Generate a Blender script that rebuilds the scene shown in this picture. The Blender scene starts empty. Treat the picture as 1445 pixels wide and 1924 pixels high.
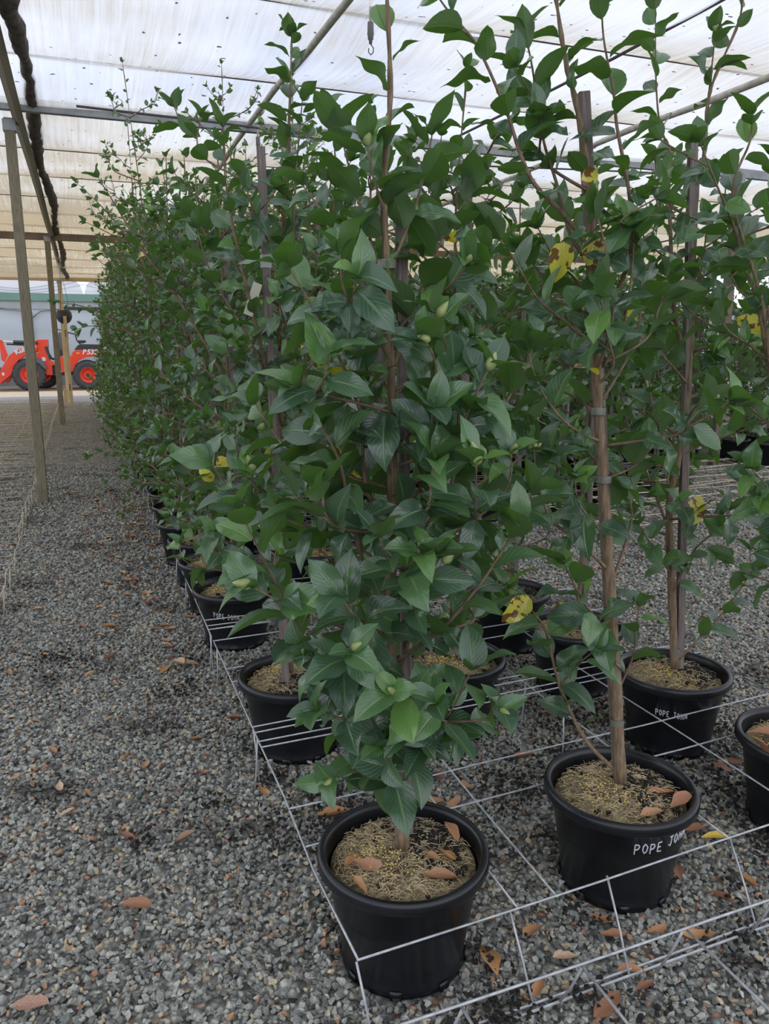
import bpy, bmesh, math, random
import numpy as np
from math import sin, cos, pi, radians, hypot, atan2
from mathutils import Vector, Matrix

# ------------------------------------------------------------------ camera, sky, exposure
scene = bpy.context.scene
COL = scene.collection
CAM_H, PITCH, YAW = 1.46, radians(12.0), radians(20.6)
cd = bpy.data.cameras.new('camera'); cam = bpy.data.objects.new('camera', cd); COL.objects.link(cam)
cam.location = (0, 0, CAM_H); cam.rotation_euler = (radians(90) - PITCH, 0, -YAW)
cd.sensor_fit = 'VERTICAL'; cd.sensor_height = 24; cd.sensor_width = 18.0; cd.lens = 24 * 1480 / 1924
cd.clip_start = 0.02; cd.clip_end = 300
scene.camera = cam
scene.view_settings.view_transform = 'Standard'; scene.view_settings.look = 'None'
scene.view_settings.gamma = 1; scene.view_settings.use_curve_mapping = False
scene.view_settings.exposure = 0.08
scene.cycles.max_bounces = 10; scene.cycles.diffuse_bounces = 4; scene.cycles.glossy_bounces = 3
scene.cycles.transmission_bounces = 8; scene.cycles.transparent_max_bounces = 12
scene.cycles.caustics_reflective = False; scene.cycles.caustics_refractive = False
scene.cycles.sample_clamp_indirect = 4

SKY_STRENGTH = 1.75
w = bpy.data.worlds.new('sky'); scene.world = w; w.use_nodes = True
nt = w.node_tree; nt.nodes.clear()
def N(nt, t, **k):
    n = nt.nodes.new(t)
    for a, b in k.items():
        if a.startswith('_'): n.inputs[a[1:].replace('_', ' ')].default_value = b
        else: setattr(n, a, b)
    return n
L = lambda nt, a, b: nt.links.new(a, b)
def ramp(nt, stops, interp='LINEAR'):
    r = nt.nodes.new('ShaderNodeValToRGB'); r.color_ramp.interpolation = interp
    e = r.color_ramp.elements
    while len(e) < len(stops): e.new(0.5)
    for i, (p, c) in enumerate(stops):
        e[i].position = p; e[i].color = (*c, 1) if len(c) == 3 else c
    return r
tc = N(nt, 'ShaderNodeTexCoord'); mp = N(nt, 'ShaderNodeMapping'); mp.inputs['Scale'].default_value = (1, 1, 2.2)
mp.inputs['Location'].default_value = (0.3, 0.15, 0)
nz = N(nt, 'ShaderNodeTexNoise', _Scale=2.3, _Detail=4.0, _Roughness=0.5)
L(nt, tc.outputs['Generated'], mp.inputs['Vector']); L(nt, mp.outputs[0], nz.inputs['Vector'])
rp = ramp(nt, [(0.36, (0.42, 0.55, 0.95)), (0.47, (0.86, 0.9, 1.0)), (0.62, (1.0, 0.985, 0.96))])
bg = N(nt, 'ShaderNodeBackground'); bg.inputs['Strength'].default_value = SKY_STRENGTH
ow = N(nt, 'ShaderNodeOutputWorld')
L(nt, nz.outputs['Fac'], rp.inputs[0]); L(nt, rp.outputs[0], bg.inputs['Color']); L(nt, bg.outputs[0], ow.inputs['Surface'])

# ------------------------------------------------------------------ helpers
def link_mesh(name, V, F, mat=None, parent=None, smooth=False, loc=(0, 0, 0)):
    """one mesh object from vertices and faces (lists or arrays)"""
    me = bpy.data.meshes.new(name)
    if isinstance(F, np.ndarray):
        k = F.shape[1]; V = np.asarray(V, dtype=np.float32)
        me.vertices.add(len(V)); me.vertices.foreach_set('co', V.ravel())
        me.loops.add(F.size); me.loops.foreach_set('vertex_index', F.ravel().astype(np.int32))
        me.polygons.add(len(F)); me.polygons.foreach_set('loop_start', np.arange(0, F.size, k, dtype=np.int32))
        me.update(calc_edges=True)
    else:
        me.from_pydata([tuple(v) for v in V], [], F); me.update()
    me.polygons.foreach_set('use_smooth', np.full(len(me.polygons), smooth))
    if mat is not None: me.materials.append(mat)
    o = bpy.data.objects.new(name, me); COL.objects.link(o); o.location = loc
    if parent is not None: o.parent = parent
    return o
def tag(o, label=None, cat=None, group=None, kind=None):
    if label: o['label'] = label
    if cat: o['category'] = cat
    if group: o['group'] = group
    if kind: o['kind'] = kind
    return o
def empty(name, loc=(0, 0, 0), rz=0):
    o = bpy.data.objects.new(name, None); COL.objects.link(o); o.location = loc; o.rotation_euler = (0, 0, rz)
    o.empty_display_size = 0.1
    return o
def copy_tree(o, parent=None):
    c = o.copy(); COL.objects.link(c); c.parent = parent
    if parent is not None: c.matrix_parent_inverse = o.matrix_parent_inverse.copy()
    for ch in KIDS.get(o.name, []): copy_tree(ch, c)
    return c
KIDS = {}
def learn_kids(o):
    KIDS[o.name] = list(o.children)
    for ch in o.children: learn_kids(ch)

class MB:
    """collects shapes; build() makes ONE mesh object"""
    def __init__(s): s.V = []; s.F = []
    def add(s, V, F):
        b = len(s.V); s.V += [tuple(v) for v in V]; s.F += [tuple(b + i for i in f) for f in F]; return s
    def box(s, c, d, M=None, bev=0):
        x, y, z = d[0] / 2, d[1] / 2, d[2] / 2
        if bev:
            V = []
            for sx, sy in ((-1, -1), (1, -1), (1, 1), (-1, 1)):
                V += [(sx * x, sy * (y - bev)), (sx * (x - bev), sy * y)] if sx * sy < 0 else [(sx * (x - bev), sy * y), (sx * x, sy * (y - bev))]
            V = sorted(V, key=lambda p: atan2(p[1], p[0])); n = 8
            P = [(px, py, -z) for px, py in V] + [(px, py, z) for px, py in V]
            Fa = [tuple(range(n - 1, -1, -1)), tuple(range(n, 2 * n))] + [(i, (i + 1) % n, n + (i + 1) % n, n + i) for i in range(n)]
        else:
            P = [(a * x, b * y, c_ * z) for a in (-1, 1) for b in (-1, 1) for c_ in (-1, 1)]
            Fa = [(0, 1, 3, 2), (4, 6, 7, 5), (0, 4, 5, 1), (2, 3, 7, 6), (0, 2, 6, 4), (1, 5, 7, 3)]
        if M is not None: P = [tuple(M @ Vector(p)) for p in P]
        return s.add([(p[0] + c[0], p[1] + c[1], p[2] + c[2]) for p in P], Fa)
    def tube(s, pts, r, n=6, cap=True):
        P = [Vector(p) for p in pts]; R = r if isinstance(r, (list, tuple)) else [r] * len(P)
        V, Fa = [], []; up = Vector((0.13, 0.21, 0.97)); prev = None
        for i, p in enumerate(P):
            t = (P[min(i + 1, len(P) - 1)] - P[max(i - 1, 0)])
            if t.length < 1e-9: t = Vector((0, 0, 1))
            t.normalize()
            a = prev if prev is not None else (Vector((1, 0, 0)) if abs(t.z) > .9 else Vector((0, 0, 1)))
            a = (a - t * a.dot(t)); a.normalize(); b = t.cross(a); prev = a
            for k in range(n):
                an = 2 * pi * k / n; V.append(p + (a * cos(an) + b * sin(an)) * R[i])
        for i in range(len(P) - 1):
            for k in range(n):
                Fa.append((i * n + k, i * n + (k + 1) % n, (i + 1) * n + (k + 1) % n, (i + 1) * n + k))
        if cap: Fa += [tuple(range(n - 1, -1, -1)), tuple((len(P) - 1) * n + k for k in range(n))]
        return s.add(V, Fa)
    def lathe(s, prof, n=48, c=(0, 0, 0)):
        V = [(c[0] + r * cos(2 * pi * k / n), c[1] + r * sin(2 * pi * k / n), c[2] + z) for r, z in prof for k in range(n)]
        Fa = [(i * n + k, i * n + (k + 1) % n, (i + 1) * n + (k + 1) % n, (i + 1) * n + k) for i in range(len(prof) - 1) for k in range(n)]
        return s.add(V, Fa)
    def prism(s, poly, y0, y1):
        """polygon in the XZ plane extruded along Y"""
        n = len(poly); V = [(x, y0, z) for x, z in poly] + [(x, y1, z) for x, z in poly]
        return s.add(V, [tuple(range(n)), tuple(range(2 * n - 1, n - 1, -1))] + [(i, i + n, (i + 1) % n + n, (i + 1) % n) for i in range(n)])
    def build(s, name, mat, parent=None, smooth=False, loc=(0, 0, 0), bevel=0):
        o = link_mesh(name, s.V, s.F, mat, parent, smooth, loc)
        bm = bmesh.new(); bm.from_mesh(o.data); bmesh.ops.recalc_face_normals(bm, faces=bm.faces)
        bm.to_mesh(o.data); bm.free()
        if bevel:
            m = o.modifiers.new('bevel', 'BEVEL'); m.width = bevel; m.segments = 2; m.limit_method = 'ANGLE'
        return o

# ------------------------------------------------------------------ materials
def mat(name):
    m = bpy.data.materials.new(name); m.use_nodes = True; nt = m.node_tree
    return m, nt, nt.nodes['Principled BSDF']
def plain(name, col, rough=0.5, metal=0.0, noise=0.0, nscale=20, bump=0.0, spec=0.5, stretch=(1, 1, 1)):
    m, nt, p = mat(name); p.inputs['Roughness'].default_value = rough; p.inputs['Metallic'].default_value = metal
    p.inputs['Specular IOR Level'].default_value = spec; p.inputs['Base Color'].default_value = (*col, 1)
    if noise or bump:
        tc = N(nt, 'ShaderNodeTexCoord'); mp = N(nt, 'ShaderNodeMapping'); mp.inputs['Scale'].default_value = stretch
        nz = N(nt, 'ShaderNodeTexNoise', _Scale=nscale, _Detail=5.0)
        L(nt, tc.outputs['Object'], mp.inputs[0]); L(nt, mp.outputs[0], nz.inputs['Vector'])
        if noise:
            r = ramp(nt, [(0.3, [c * (1 - noise) for c in col]), (0.7, [min(1, c * (1 + noise)) for c in col])])
            L(nt, nz.outputs['Fac'], r.inputs[0]); L(nt, r.outputs[0], p.inputs['Base Color'])
        if bump:
            b = N(nt, 'ShaderNodeBump', _Strength=bump, _Distance=0.01); L(nt, nz.outputs['Fac'], b.inputs['Height']); L(nt, b.outputs[0], p.inputs['Normal'])
    return m
M_POT = plain('black_pot_plastic', (0.009, 0.010, 0.0125), 0.30, noise=.45, nscale=9, bump=.03, spec=.45)
M_WIRE = plain('galvanised_wire', (0.46, 0.47, 0.48), 0.45, 0.3, noise=.25, nscale=40)
M_RUST = plain('weathered_rusty_wire', (0.60, 0.52, 0.39), 0.75, 0.1, noise=.35, nscale=30)
M_POST = plain('weathered_post_timber', (0.24, 0.205, 0.135), 0.85, noise=.3, nscale=30, bump=.3, stretch=(4, 4, .4))
M_PALE = plain('new_pale_timber', (0.60, 0.46, 0.26), 0.8, noise=.2, nscale=30, bump=.2, stretch=(4, 4, .4))
M_STAKE = plain('grey_hardwood_stake', (0.19, 0.155, 0.14), 0.85, noise=.4, nscale=40, bump=.4, stretch=(5, 5, .25))
M_STEEL = plain('galvanised_beam_steel', (0.34, 0.355, 0.37), 0.55, 0.35, noise=.25, nscale=8)
M_BROWNSTEEL = plain('brown_beam', (0.20, 0.15, 0.115), 0.7, 0.1, noise=.25, nscale=8)
M_PIPE = plain('grey_pvc_pipe', (0.58, 0.54, 0.46), 0.6, noise=.25, nscale=14)
M_DARKLINE = plain('dark_wire_rope', (0.10, 0.085, 0.08), 0.8)
M_DEBRIS = plain('leaf_debris_in_fold', (0.12, 0.10, 0.085), 0.95, noise=.5, nscale=20, bump=.6)
M_TRUNK = plain('camellia_bark', (0.20, 0.14, 0.085), 0.85, noise=.45, nscale=45, bump=.5, stretch=(3, 3, .5))
M_TWIG = plain('reddish_brown_twig', (0.16, 0.105, 0.068), 0.7, noise=.4, nscale=40, bump=.2)
M_GREENTWIG = plain('green_shoot', (0.16, 0.20, 0.08), 0.6)
M_BUD = plain('green_flower_bud', (0.30, 0.36, 0.13), 0.45, noise=.25, nscale=60)
M_TIE = plain('clear_tie_tape', (0.17, 0.17, 0.14), 0.3)
M_WHITE = plain('white_marker', (0.62, 0.64, 0.66), 0.7)
M_TAG = plain('cream_tag', (0.55, 0.52, 0.42), 0.6)
M_BLACKINK = plain('black_ink', (0.02, 0.02, 0.02), 0.6)
M_PETAL = plain('white_petal', (0.8, 0.77, 0.74), 0.6)
M_DRIED = plain('dried_bloom', (0.20, 0.10, 0.07), 0.9, noise=.4)
M_PRILL = plain('yellow_fertiliser', (0.62, 0.46, 0.10), 0.5)
M_FIBRE = plain('straw_fibre', (0.52, 0.42, 0.26), 0.9, noise=.5, nscale=30)
M_CRUMB = plain('black_compost', (0.018, 0.014, 0.012), 0.95, noise=.5, nscale=60, bump=.5)

def leaf_material(name, green, under, light):
    m, nt, p = mat(name); out = nt.nodes['Material Output']
    at = N(nt, 'ShaderNodeAttribute', attribute_name='tone'); uv = N(nt, 'ShaderNodeUVMap'); uv.uv_map = 'UVMap'
    geo = N(nt, 'ShaderNodeNewGeometry'); sx = N(nt, 'ShaderNodeSeparateXYZ'); L(nt, uv.outputs[0], sx.inputs[0])
    # veins: midrib at u=.5 and slanting side veins
    ab = N(nt, 'ShaderNodeMath', operation='SUBTRACT'); ab.inputs[1].default_value = .5; L(nt, sx.outputs[0], ab.inputs[0])
    aa = N(nt, 'ShaderNodeMath', operation='ABSOLUTE'); L(nt, ab.outputs[0], aa.inputs[0])
    mid = N(nt, 'ShaderNodeMapRange'); mid.inputs['From Min'].default_value = .018; mid.inputs['From Max'].default_value = .05
    mid.inputs['To Min'].default_value = 1; mid.inputs['To Max'].default_value = 0; L(nt, aa.outputs[0], mid.inputs['Value'])
    k = N(nt, 'ShaderNodeMath', operation='MULTIPLY_ADD'); k.inputs[1].default_value = -0.9; L(nt, aa.outputs[0], k.inputs[0]); L(nt, sx.outputs[1], k.inputs[2])
    k2 = N(nt, 'ShaderNodeMath', operation='MULTIPLY'); k2.inputs[1].default_value = 48; L(nt, k.outputs[0], k2.inputs[0])
    k3 = N(nt, 'ShaderNodeMath', operation='SINE'); L(nt, k2.outputs[0], k3.inputs[0])
    k4 = N(nt, 'ShaderNodeMapRange'); k4.inputs['From Min'].default_value = .82; k4.inputs['From Max'].default_value = 1.0; k4.inputs['To Max'].default_value = .35; L(nt, k3.outputs[0], k4.inputs['Value'])
    vein = N(nt, 'ShaderNodeMath', operation='MAXIMUM'); L(nt, mid.outputs[0], vein.inputs[0]); L(nt, k4.outputs[0], vein.inputs[1])
    # colour by tone: 0..0.8 greens, 0.85 light new, >0.95 yellow
    r = ramp(nt, [(0.0, green[0]), (0.45, green[1]), (0.8, green[2]), (0.9, light)])
    L(nt, at.outputs['Fac'], r.inputs[0])
    mv = N(nt, 'ShaderNodeMix', data_type='RGBA'); mv.inputs['B'].default_value = (0.15, 0.25, 0.10, 1)
    f = N(nt, 'ShaderNodeMath', operation='MULTIPLY'); f.inputs[1].default_value = .75; L(nt, vein.outputs[0], f.inputs[0])
    L(nt, f.outputs[0], mv.inputs['Factor']); L(nt, r.outputs[0], mv.inputs['A'])
    mu = N(nt, 'ShaderNodeMix', data_type='RGBA'); mu.inputs['B'].default_value = (*under, 1); L(nt, geo.outputs['Backfacing'], mu.inputs['Factor']); L(nt, mv.outputs['Result'], mu.inputs['A'])
    # yellow leaves with brown blotches
    tc = N(nt, 'ShaderNodeTexCoord'); nz = N(nt, 'ShaderNodeTexNoise', _Scale=28.0, _Detail=3.0); L(nt, tc.outputs['Object'], nz.inputs['Vector'])
    ry = ramp(nt, [(0.44, (0.17, 0.07, 0.025)), (0.46, (0.62, 0.52, 0.10))], 'LINEAR'); L(nt, nz.outputs['Fac'], ry.inputs[0])
    gt = N(nt, 'ShaderNodeMath', operation='GREATER_THAN'); gt.inputs[1].default_value = .95; L(nt, at.outputs['Fac'], gt.inputs[0])
    my = N(nt, 'ShaderNodeMix', data_type='RGBA'); L(nt, gt.outputs[0], my.inputs['Factor']); L(nt, mu.outputs['Result'], my.inputs['A']); L(nt, ry.outputs[0], my.inputs['B'])
    L(nt, my.outputs['Result'], p.inputs['Base Color']); p.inputs['Roughness'].default_value = .36
    rr = N(nt, 'ShaderNodeMapRange'); rr.inputs['To Min'].default_value = .23; rr.inputs['To Max'].default_value = .6; L(nt, geo.outputs['Backfacing'], rr.inputs['Value']); L(nt, rr.outputs[0], p.inputs['Roughness'])
    p.inputs['Specular IOR Level'].default_value = .95
    b = N(nt, 'ShaderNodeBump', _Strength=.5, _Distance=0.003); b.invert = True; L(nt, vein.outputs[0], b.inputs['Height']); L(nt, b.outputs[0], p.inputs['Normal'])
    tr = N(nt, 'ShaderNodeBsdfTranslucent'); mt = N(nt, 'ShaderNodeMix', data_type='RGBA', blend_type='MULTIPLY'); mt.inputs['Factor'].default_value = 1
    br = N(nt, 'ShaderNodeVectorMath', operation='MULTIPLY'); br.inputs[1].default_value = (2.6, 3.1, .7); L(nt, my.outputs['Result'], br.inputs[0]); L(nt, br.outputs[0], tr.inputs['Color'])
    ms = N(nt, 'ShaderNodeMixShader'); ms.inputs[0].default_value = .26
    L(nt, p.outputs[0], ms.inputs[1]); L(nt, tr.outputs[0], ms.inputs[2]); L(nt, ms.outputs[0], out.inputs['Surface'])
    return m
M_LEAF = leaf_material('glossy_camellia_leaf', [(0.036, 0.074, 0.050), (0.060, 0.118, 0.072), (0.100, 0.195, 0.078)], (0.052, 0.105, 0.030), (0.13, 0.25, 0.06))
M_LEAF2 = leaf_material('small_camellia_leaf', [(0.066, 0.118, 0.082), (0.100, 0.170, 0.108), (0.14, 0.215, 0.10)], (0.08, 0.145, 0.050), (0.20, 0.27, 0.07))

def soil_material():
    m, nt, p = mat('straw_brown_potting_mulch'); tc = N(nt, 'ShaderNodeTexCoord')
    n1 = N(nt, 'ShaderNodeTexNoise', _Scale=14.0, _Detail=4.0); n2 = N(nt, 'ShaderNodeTexNoise', _Scale=160.0, _Detail=6.0, _Distortion=1.5)
    L(nt, tc.outputs['Object'], n1.inputs['Vector']); L(nt, tc.outputs['Object'], n2.inputs['Vector'])
    r1 = ramp(nt, [(0.30, (0.10, 0.065, 0.040)), (0.40, (0.27, 0.195, 0.11)), (0.60, (0.46, 0.37, 0.22)), (0.75, (0.36, 0.32, 0.14))])
    r2 = ramp(nt, [(0.3, (0.35, 0.35, 0.35)), (0.62, (1.15, 1.15, 1.1))])
    L(nt, n1.outputs['Fac'], r1.inputs[0]); L(nt, n2.outputs['Fac'], r2.inputs[0])
    mx = N(nt, 'ShaderNodeMix', data_type='RGBA', blend_type='MULTIPLY'); mx.inputs['Factor'].default_value = 1
    L(nt, r1.outputs[0], mx.inputs['A']); L(nt, r2.outputs[0], mx.inputs['B']); L(nt, mx.outputs['Result'], p.inputs['Base Color'])
    b = N(nt, 'ShaderNodeBump', _Strength=.9, _Distance=.008); L(nt, n2.outputs['Fac'], b.inputs['Height']); L(nt, b.outputs[0], p.inputs['Normal'])
    p.inputs['Roughness'].default_value = .95
    return m
M_SOIL = soil_material()

def dry_leaf_material():
    m, nt, p = mat('dry_fallen_leaf'); oi = N(nt, 'ShaderNodeObjectInfo'); tc = N(nt, 'ShaderNodeTexCoord')
    r = ramp(nt, [(0.0, (0.29, 0.13, 0.075)), (.3, (0.43, 0.215, 0.10)), (.6, (0.58, 0.32, 0.13)), (.85, (0.33, 0.17, 0.12)), (1, (0.60, 0.44, 0.28))])
    L(nt, oi.outputs['Random'], r.inputs[0])
    nz = N(nt, 'ShaderNodeTexNoise', _Scale=45.0, _Detail=5.0); L(nt, tc.outputs['Object'], nz.inputs['Vector'])
    r2 = ramp(nt, [(0.3, (0.5, 0.45, 0.42)), (0.6, (1.1, 1.1, 1.1))]); L(nt, nz.outputs['Fac'], r2.inputs[0])
    mx = N(nt, 'ShaderNodeMix', data_type='RGBA', blend_type='MULTIPLY'); mx.inputs['Factor'].default_value = 1
    L(nt, r.outputs[0], mx.inputs['A']); L(nt, r2.outputs[0], mx.inputs['B']); L(nt, mx.outputs['Result'], p.inputs['Base Color'])
    p.inputs['Roughness'].default_value = .55
    return m
M_DRY = dry_leaf_material()

STONE_STOPS = [(0.0, (0.157, 0.159, 0.143)), (0.16, (0.27, 0.273, 0.243)), (0.34, (0.36, 0.366, 0.322)), (0.52, (0.225, 0.229, 0.213)), (0.64, (0.439, 0.437, 0.384)), (0.76, (0.315, 0.311, 0.275)), (0.85, (0.506, 0.415, 0.28)), (0.92, (0.382, 0.218, 0.135)), (0.955, (0.079, 0.072, 0.065))]
def dirt_mask(nt):
    geo = N(nt, 'ShaderNodeNewGeometry')
    n = N(nt, 'ShaderNodeTexNoise', _Scale=2.6, _Detail=6.0, _Roughness=.65); L(nt, geo.outputs['Position'], n.inputs['Vector'])
    mr = N(nt, 'ShaderNodeMapRange'); mr.inputs['From Min'].default_value = .55; mr.inputs['From Max'].default_value = .66; L(nt, n.outputs['Fac'], mr.inputs['Value'])
    mr.inputs['To Max'].default_value = .7
    return mr, geo
def stone_material():
    m, nt, p = mat('crushed_blue_metal_gravel'); at = N(nt, 'ShaderNodeAttribute', attribute_name='tone')
    r = ramp(nt, STONE_STOPS, 'CONSTANT'); L(nt, at.outputs['Fac'], r.inputs[0])
    mask, geo = dirt_mask(nt)
    nz = N(nt, 'ShaderNodeTexNoise', _Scale=180.0, _Detail=4.0); L(nt, geo.outputs['Position'], nz.inputs['Vector'])
    r2 = ramp(nt, [(0.3, (0.7, 0.7, 0.7)), (0.7, (1.25, 1.25, 1.25))]); L(nt, nz.outputs['Fac'], r2.inputs[0])
    mx = N(nt, 'ShaderNodeMix', data_type='RGBA', blend_type='MULTIPLY'); mx.inputs['Factor'].default_value = 1
    L(nt, r.outputs[0], mx.inputs['A']); L(nt, r2.outputs[0], mx.inputs['B'])
    md = N(nt, 'ShaderNodeMix', data_type='RGBA'); md.inputs['B'].default_value = (0.035, 0.028, 0.024, 1)
    L(nt, mask.outputs[0], md.inputs['Factor']); L(nt, mx.outputs['Result'], md.inputs['A']); L(nt, md.outputs['Result'], p.inputs['Base Color'])
    p.inputs['Roughness'].default_value = .7; p.inputs['Specular IOR Level'].default_value = .35
    return m
M_STONE = stone_material()
def ground_material():
    m, nt, p = mat('gravel_ground'); mask, geo = dirt_mask(nt)
    v = N(nt, 'ShaderNodeTexVoronoi', _Scale=42.0); L(nt, geo.outputs['Position'], v.inputs['Vector'])
    sp = N(nt, 'ShaderNodeSeparateColor'); L(nt, v.outputs['Color'], sp.inputs[0])
    r = ramp(nt, STONE_STOPS, 'CONSTANT'); L(nt, sp.outputs[0], r.inputs[0])
    r2 = ramp(nt, [(0.1, (1.5, 1.5, 1.5)), (0.62, (.5, .5, .5))]); L(nt, v.outputs['Distance'], r2.inputs[0])
    mx = N(nt, 'ShaderNodeMix', data_type='RGBA', blend_type='MULTIPLY'); mx.inputs['Factor'].default_value = 1
    L(nt, r.outputs[0], mx.inputs['A']); L(nt, r2.outputs[0], mx.inputs['B'])
    md = N(nt, 'ShaderNodeMix', data_type='RGBA'); md.inputs['B'].default_value = (0.035, 0.028, 0.024, 1)
    L(nt, mask.outputs[0], md.inputs['Factor']); L(nt, mx.outputs['Result'], md.inputs['A']); L(nt, md.outputs['Result'], p.inputs['Base Color'])
    b = N(nt, 'ShaderNodeBump', _Strength=1.0, _Distance=.02); b.invert = True; L(nt, v.outputs['Distance'], b.inputs['Height']); L(nt, b.outputs[0], p.inputs['Normal'])
    p.inputs['Roughness'].default_value = .8
    return m
M_GROUND = ground_material()

def cloth_material():
    m, nt, p = mat('stained_shade_cloth'); out = nt.nodes['Material Output']; nt.nodes.remove(p)
    geo = N(nt, 'ShaderNodeNewGeometry'); sx = N(nt, 'ShaderNodeSeparateXYZ'); L(nt, geo.outputs['Position'], sx.inputs[0])
    # dirt that washed into the low, far side of every bay
    md = N(nt, 'ShaderNodeMath', operation='MULTIPLY_ADD'); md.inputs[1].default_value = 1 / 1.5; md.inputs[2].default_value = 10 - 5.2 / 1.5; L(nt, sx.outputs[1], md.inputs[0])
    fr = N(nt, 'ShaderNodeMath', operation='FRACT'); L(nt, md.outputs[0], fr.inputs[0])
    mp = N(nt, 'ShaderNodeMapping'); mp.inputs['Scale'].default_value = (26, .7, 1); L(nt, geo.outputs['Position'], mp.inputs[0])
    n1 = N(nt, 'ShaderNodeTexNoise', _Scale=1.6, _Detail=6.0, _Roughness=.7); L(nt, mp.outputs[0], n1.inputs['Vector'])
    n2 = N(nt, 'ShaderNodeTexNoise', _Scale=.8, _Detail=5.0); L(nt, geo.outputs['Position'], n2.inputs['Vector'])
    s1 = N(nt, 'ShaderNodeMapRange'); s1.inputs['From Min'].default_value = .45; s1.inputs['From Max'].default_value = .98; s1.inputs['To Max'].default_value = .30; L(nt, fr.outputs[0], s1.inputs['Value'])
    s2 = N(nt, 'ShaderNodeMath', operation='ADD'); L(nt, s1.outputs[0], s2.inputs[0]); L(nt, n1.outputs['Fac'], s2.inputs[1])
    far = N(nt, 'ShaderNodeMapRange'); far.inputs['From Min'].default_value = 7; far.inputs['From Max'].default_value = 15; far.inputs['To Max'].default_value = .55; L(nt, sx.outputs[1], far.inputs['Value'])
    s3 = N(nt, 'ShaderNodeMath', operation='ADD'); L(nt, s2.outputs[0], s3.inputs[0]); L(nt, far.outputs[0], s3.inputs[1])
    s4 = N(nt, 'ShaderNodeMath', operation='MULTIPLY_ADD'); s4.inputs[1].default_value = 1.3; L(nt, n2.outputs['Fac'], s4.inputs[0]); L(nt, s3.outputs[0], s4.inputs[2])
    mr = N(nt, 'ShaderNodeMapRange'); mr.inputs['From Min'].default_value = 0.90; mr.inputs['From Max'].default_value = 1.65; L(nt, s4.outputs[0], mr.inputs['Value'])
    col = ramp(nt, [(0.0, (0.78, 0.80, 0.82)), (0.3, (0.66, 0.655, 0.63)), (0.62, (0.60, 0.53, 0.40)), (1, (0.46, 0.37, 0.235))]); L(nt, mr.outputs[0], col.inputs[0])
    coln = ramp(nt, [(0.0, (0.78, 0.80, 0.83)), (0.35, (0.72, 0.73, 0.745)), (0.7, (0.62, 0.605, 0.57)), (1, (0.50, 0.455, 0.38))]); L(nt, mr.outputs[0], coln.inputs[0])
    fm_ = N(nt, 'ShaderNodeMapRange'); fm_.inputs['From Min'].default_value = 6; fm_.inputs['From Max'].default_value = 14; L(nt, sx.outputs[1], fm_.inputs['Value'])
    cm_ = N(nt, 'ShaderNodeMix', data_type='RGBA'); L(nt, fm_.outputs[0], cm_.inputs['Factor']); L(nt, coln.outputs[0], cm_.inputs['A']); L(nt, col.outputs[0], cm_.inputs['B'])
    # black specks (droppings, fallen bits on top)
    v = N(nt, 'ShaderNodeTexVoronoi', _Scale=7.5, _Randomness=1.0); mv = N(nt, 'ShaderNodeMapping'); mv.inputs['Scale'].default_value = (1, 1.4, 0); L(nt, geo.outputs['Position'], mv.inputs[0])
    n3 = N(nt, 'ShaderNodeTexNoise', _Scale=9.0, _Detail=4.0); L(nt, geo.outputs['Position'], n3.inputs['Vector'])
    va = N(nt, 'ShaderNodeMix', data_type='VECTOR'); va.inputs['Factor'].default_value = .12; L(nt, mv.outputs[0], va.inputs['A']); L(nt, n3.outputs['Color'], va.inputs['B'])
    L(nt, va.outputs['Result'], v.inputs['Vector'])
    lt = N(nt, 'ShaderNodeMath', operation='LESS_THAN'); lt.inputs[1].default_value = .105; L(nt, v.outputs['Distance'], lt.inputs[0])
    mk = N(nt, 'ShaderNodeMix', data_type='RGBA'); mk.inputs['B'].default_value = (.10, .10, .13, 1); L(nt, lt.outputs[0], mk.inputs['Factor']); L(nt, cm_.outputs['Result'], mk.inputs['A'])
    tl = N(nt, 'ShaderNodeBsdfTranslucent'); df = N(nt, 'ShaderNodeBsdfDiffuse'); tp = N(nt, 'ShaderNodeBsdfTransparent')
    L(nt, mk.outputs['Result'], tl.inputs['Color']); L(nt, mk.outputs['Result'], df.inputs['Color']); L(nt, mk.outputs['Result'], tp.inputs['Color'])
    m1 = N(nt, 'ShaderNodeMixShader'); m1.inputs[0].default_value = .30; L(nt, tl.outputs[0], m1.inputs[1]); L(nt, df.outputs[0], m1.inputs[2])
    m2 = N(nt, 'ShaderNodeMixShader'); m2.inputs[0].default_value = .22; L(nt, m1.outputs[0], m2.inputs[1]); L(nt, tp.outputs[0], m2.inputs[2])
    L(nt, m2.outputs[0], out.inputs['Surface'])
    return m
M_CLOTH = cloth_material()

# ------------------------------------------------------------------ the setting: ground, road, roof
rnd = random.Random(5)
g = MB(); g.add([(-45, -8, 0), (60, -8, 0), (60, 24.2, 0), (-45, 24.2, 0)], [(0, 1, 2, 3)])
tag(g.build('floor', M_GROUND), 'dark gravel ground of the shade house', kind='structure')
M_ASPH = plain('blue_grey_road_gravel', (0.27, 0.28, 0.31), .9, noise=.25, nscale=60, bump=.3)
M_KERB = plain('sandy_concrete_strip', (0.55, 0.46, 0.34), .85, noise=.15, nscale=12)
M_BANK = plain('brown_dirt_verge', (0.20, 0.15, 0.10), .95, noise=.3, nscale=6, bump=.5)
g = MB(); g.add([(-45, 22.0, .004), (60, 22.0, .004), (60, 24.6, .004), (-45, 24.6, .004)], [(0, 1, 2, 3)])
tag(g.build('road', M_ASPH), 'blue-grey gravel lane past the shade house', kind='structure')
g = MB(); g.box((7, 26.0, -.09), (106, 2.8, .2)); tag(g.build('road_concrete', M_KERB), 'sandy concrete drive the tractor stands on', kind='structure')
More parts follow.
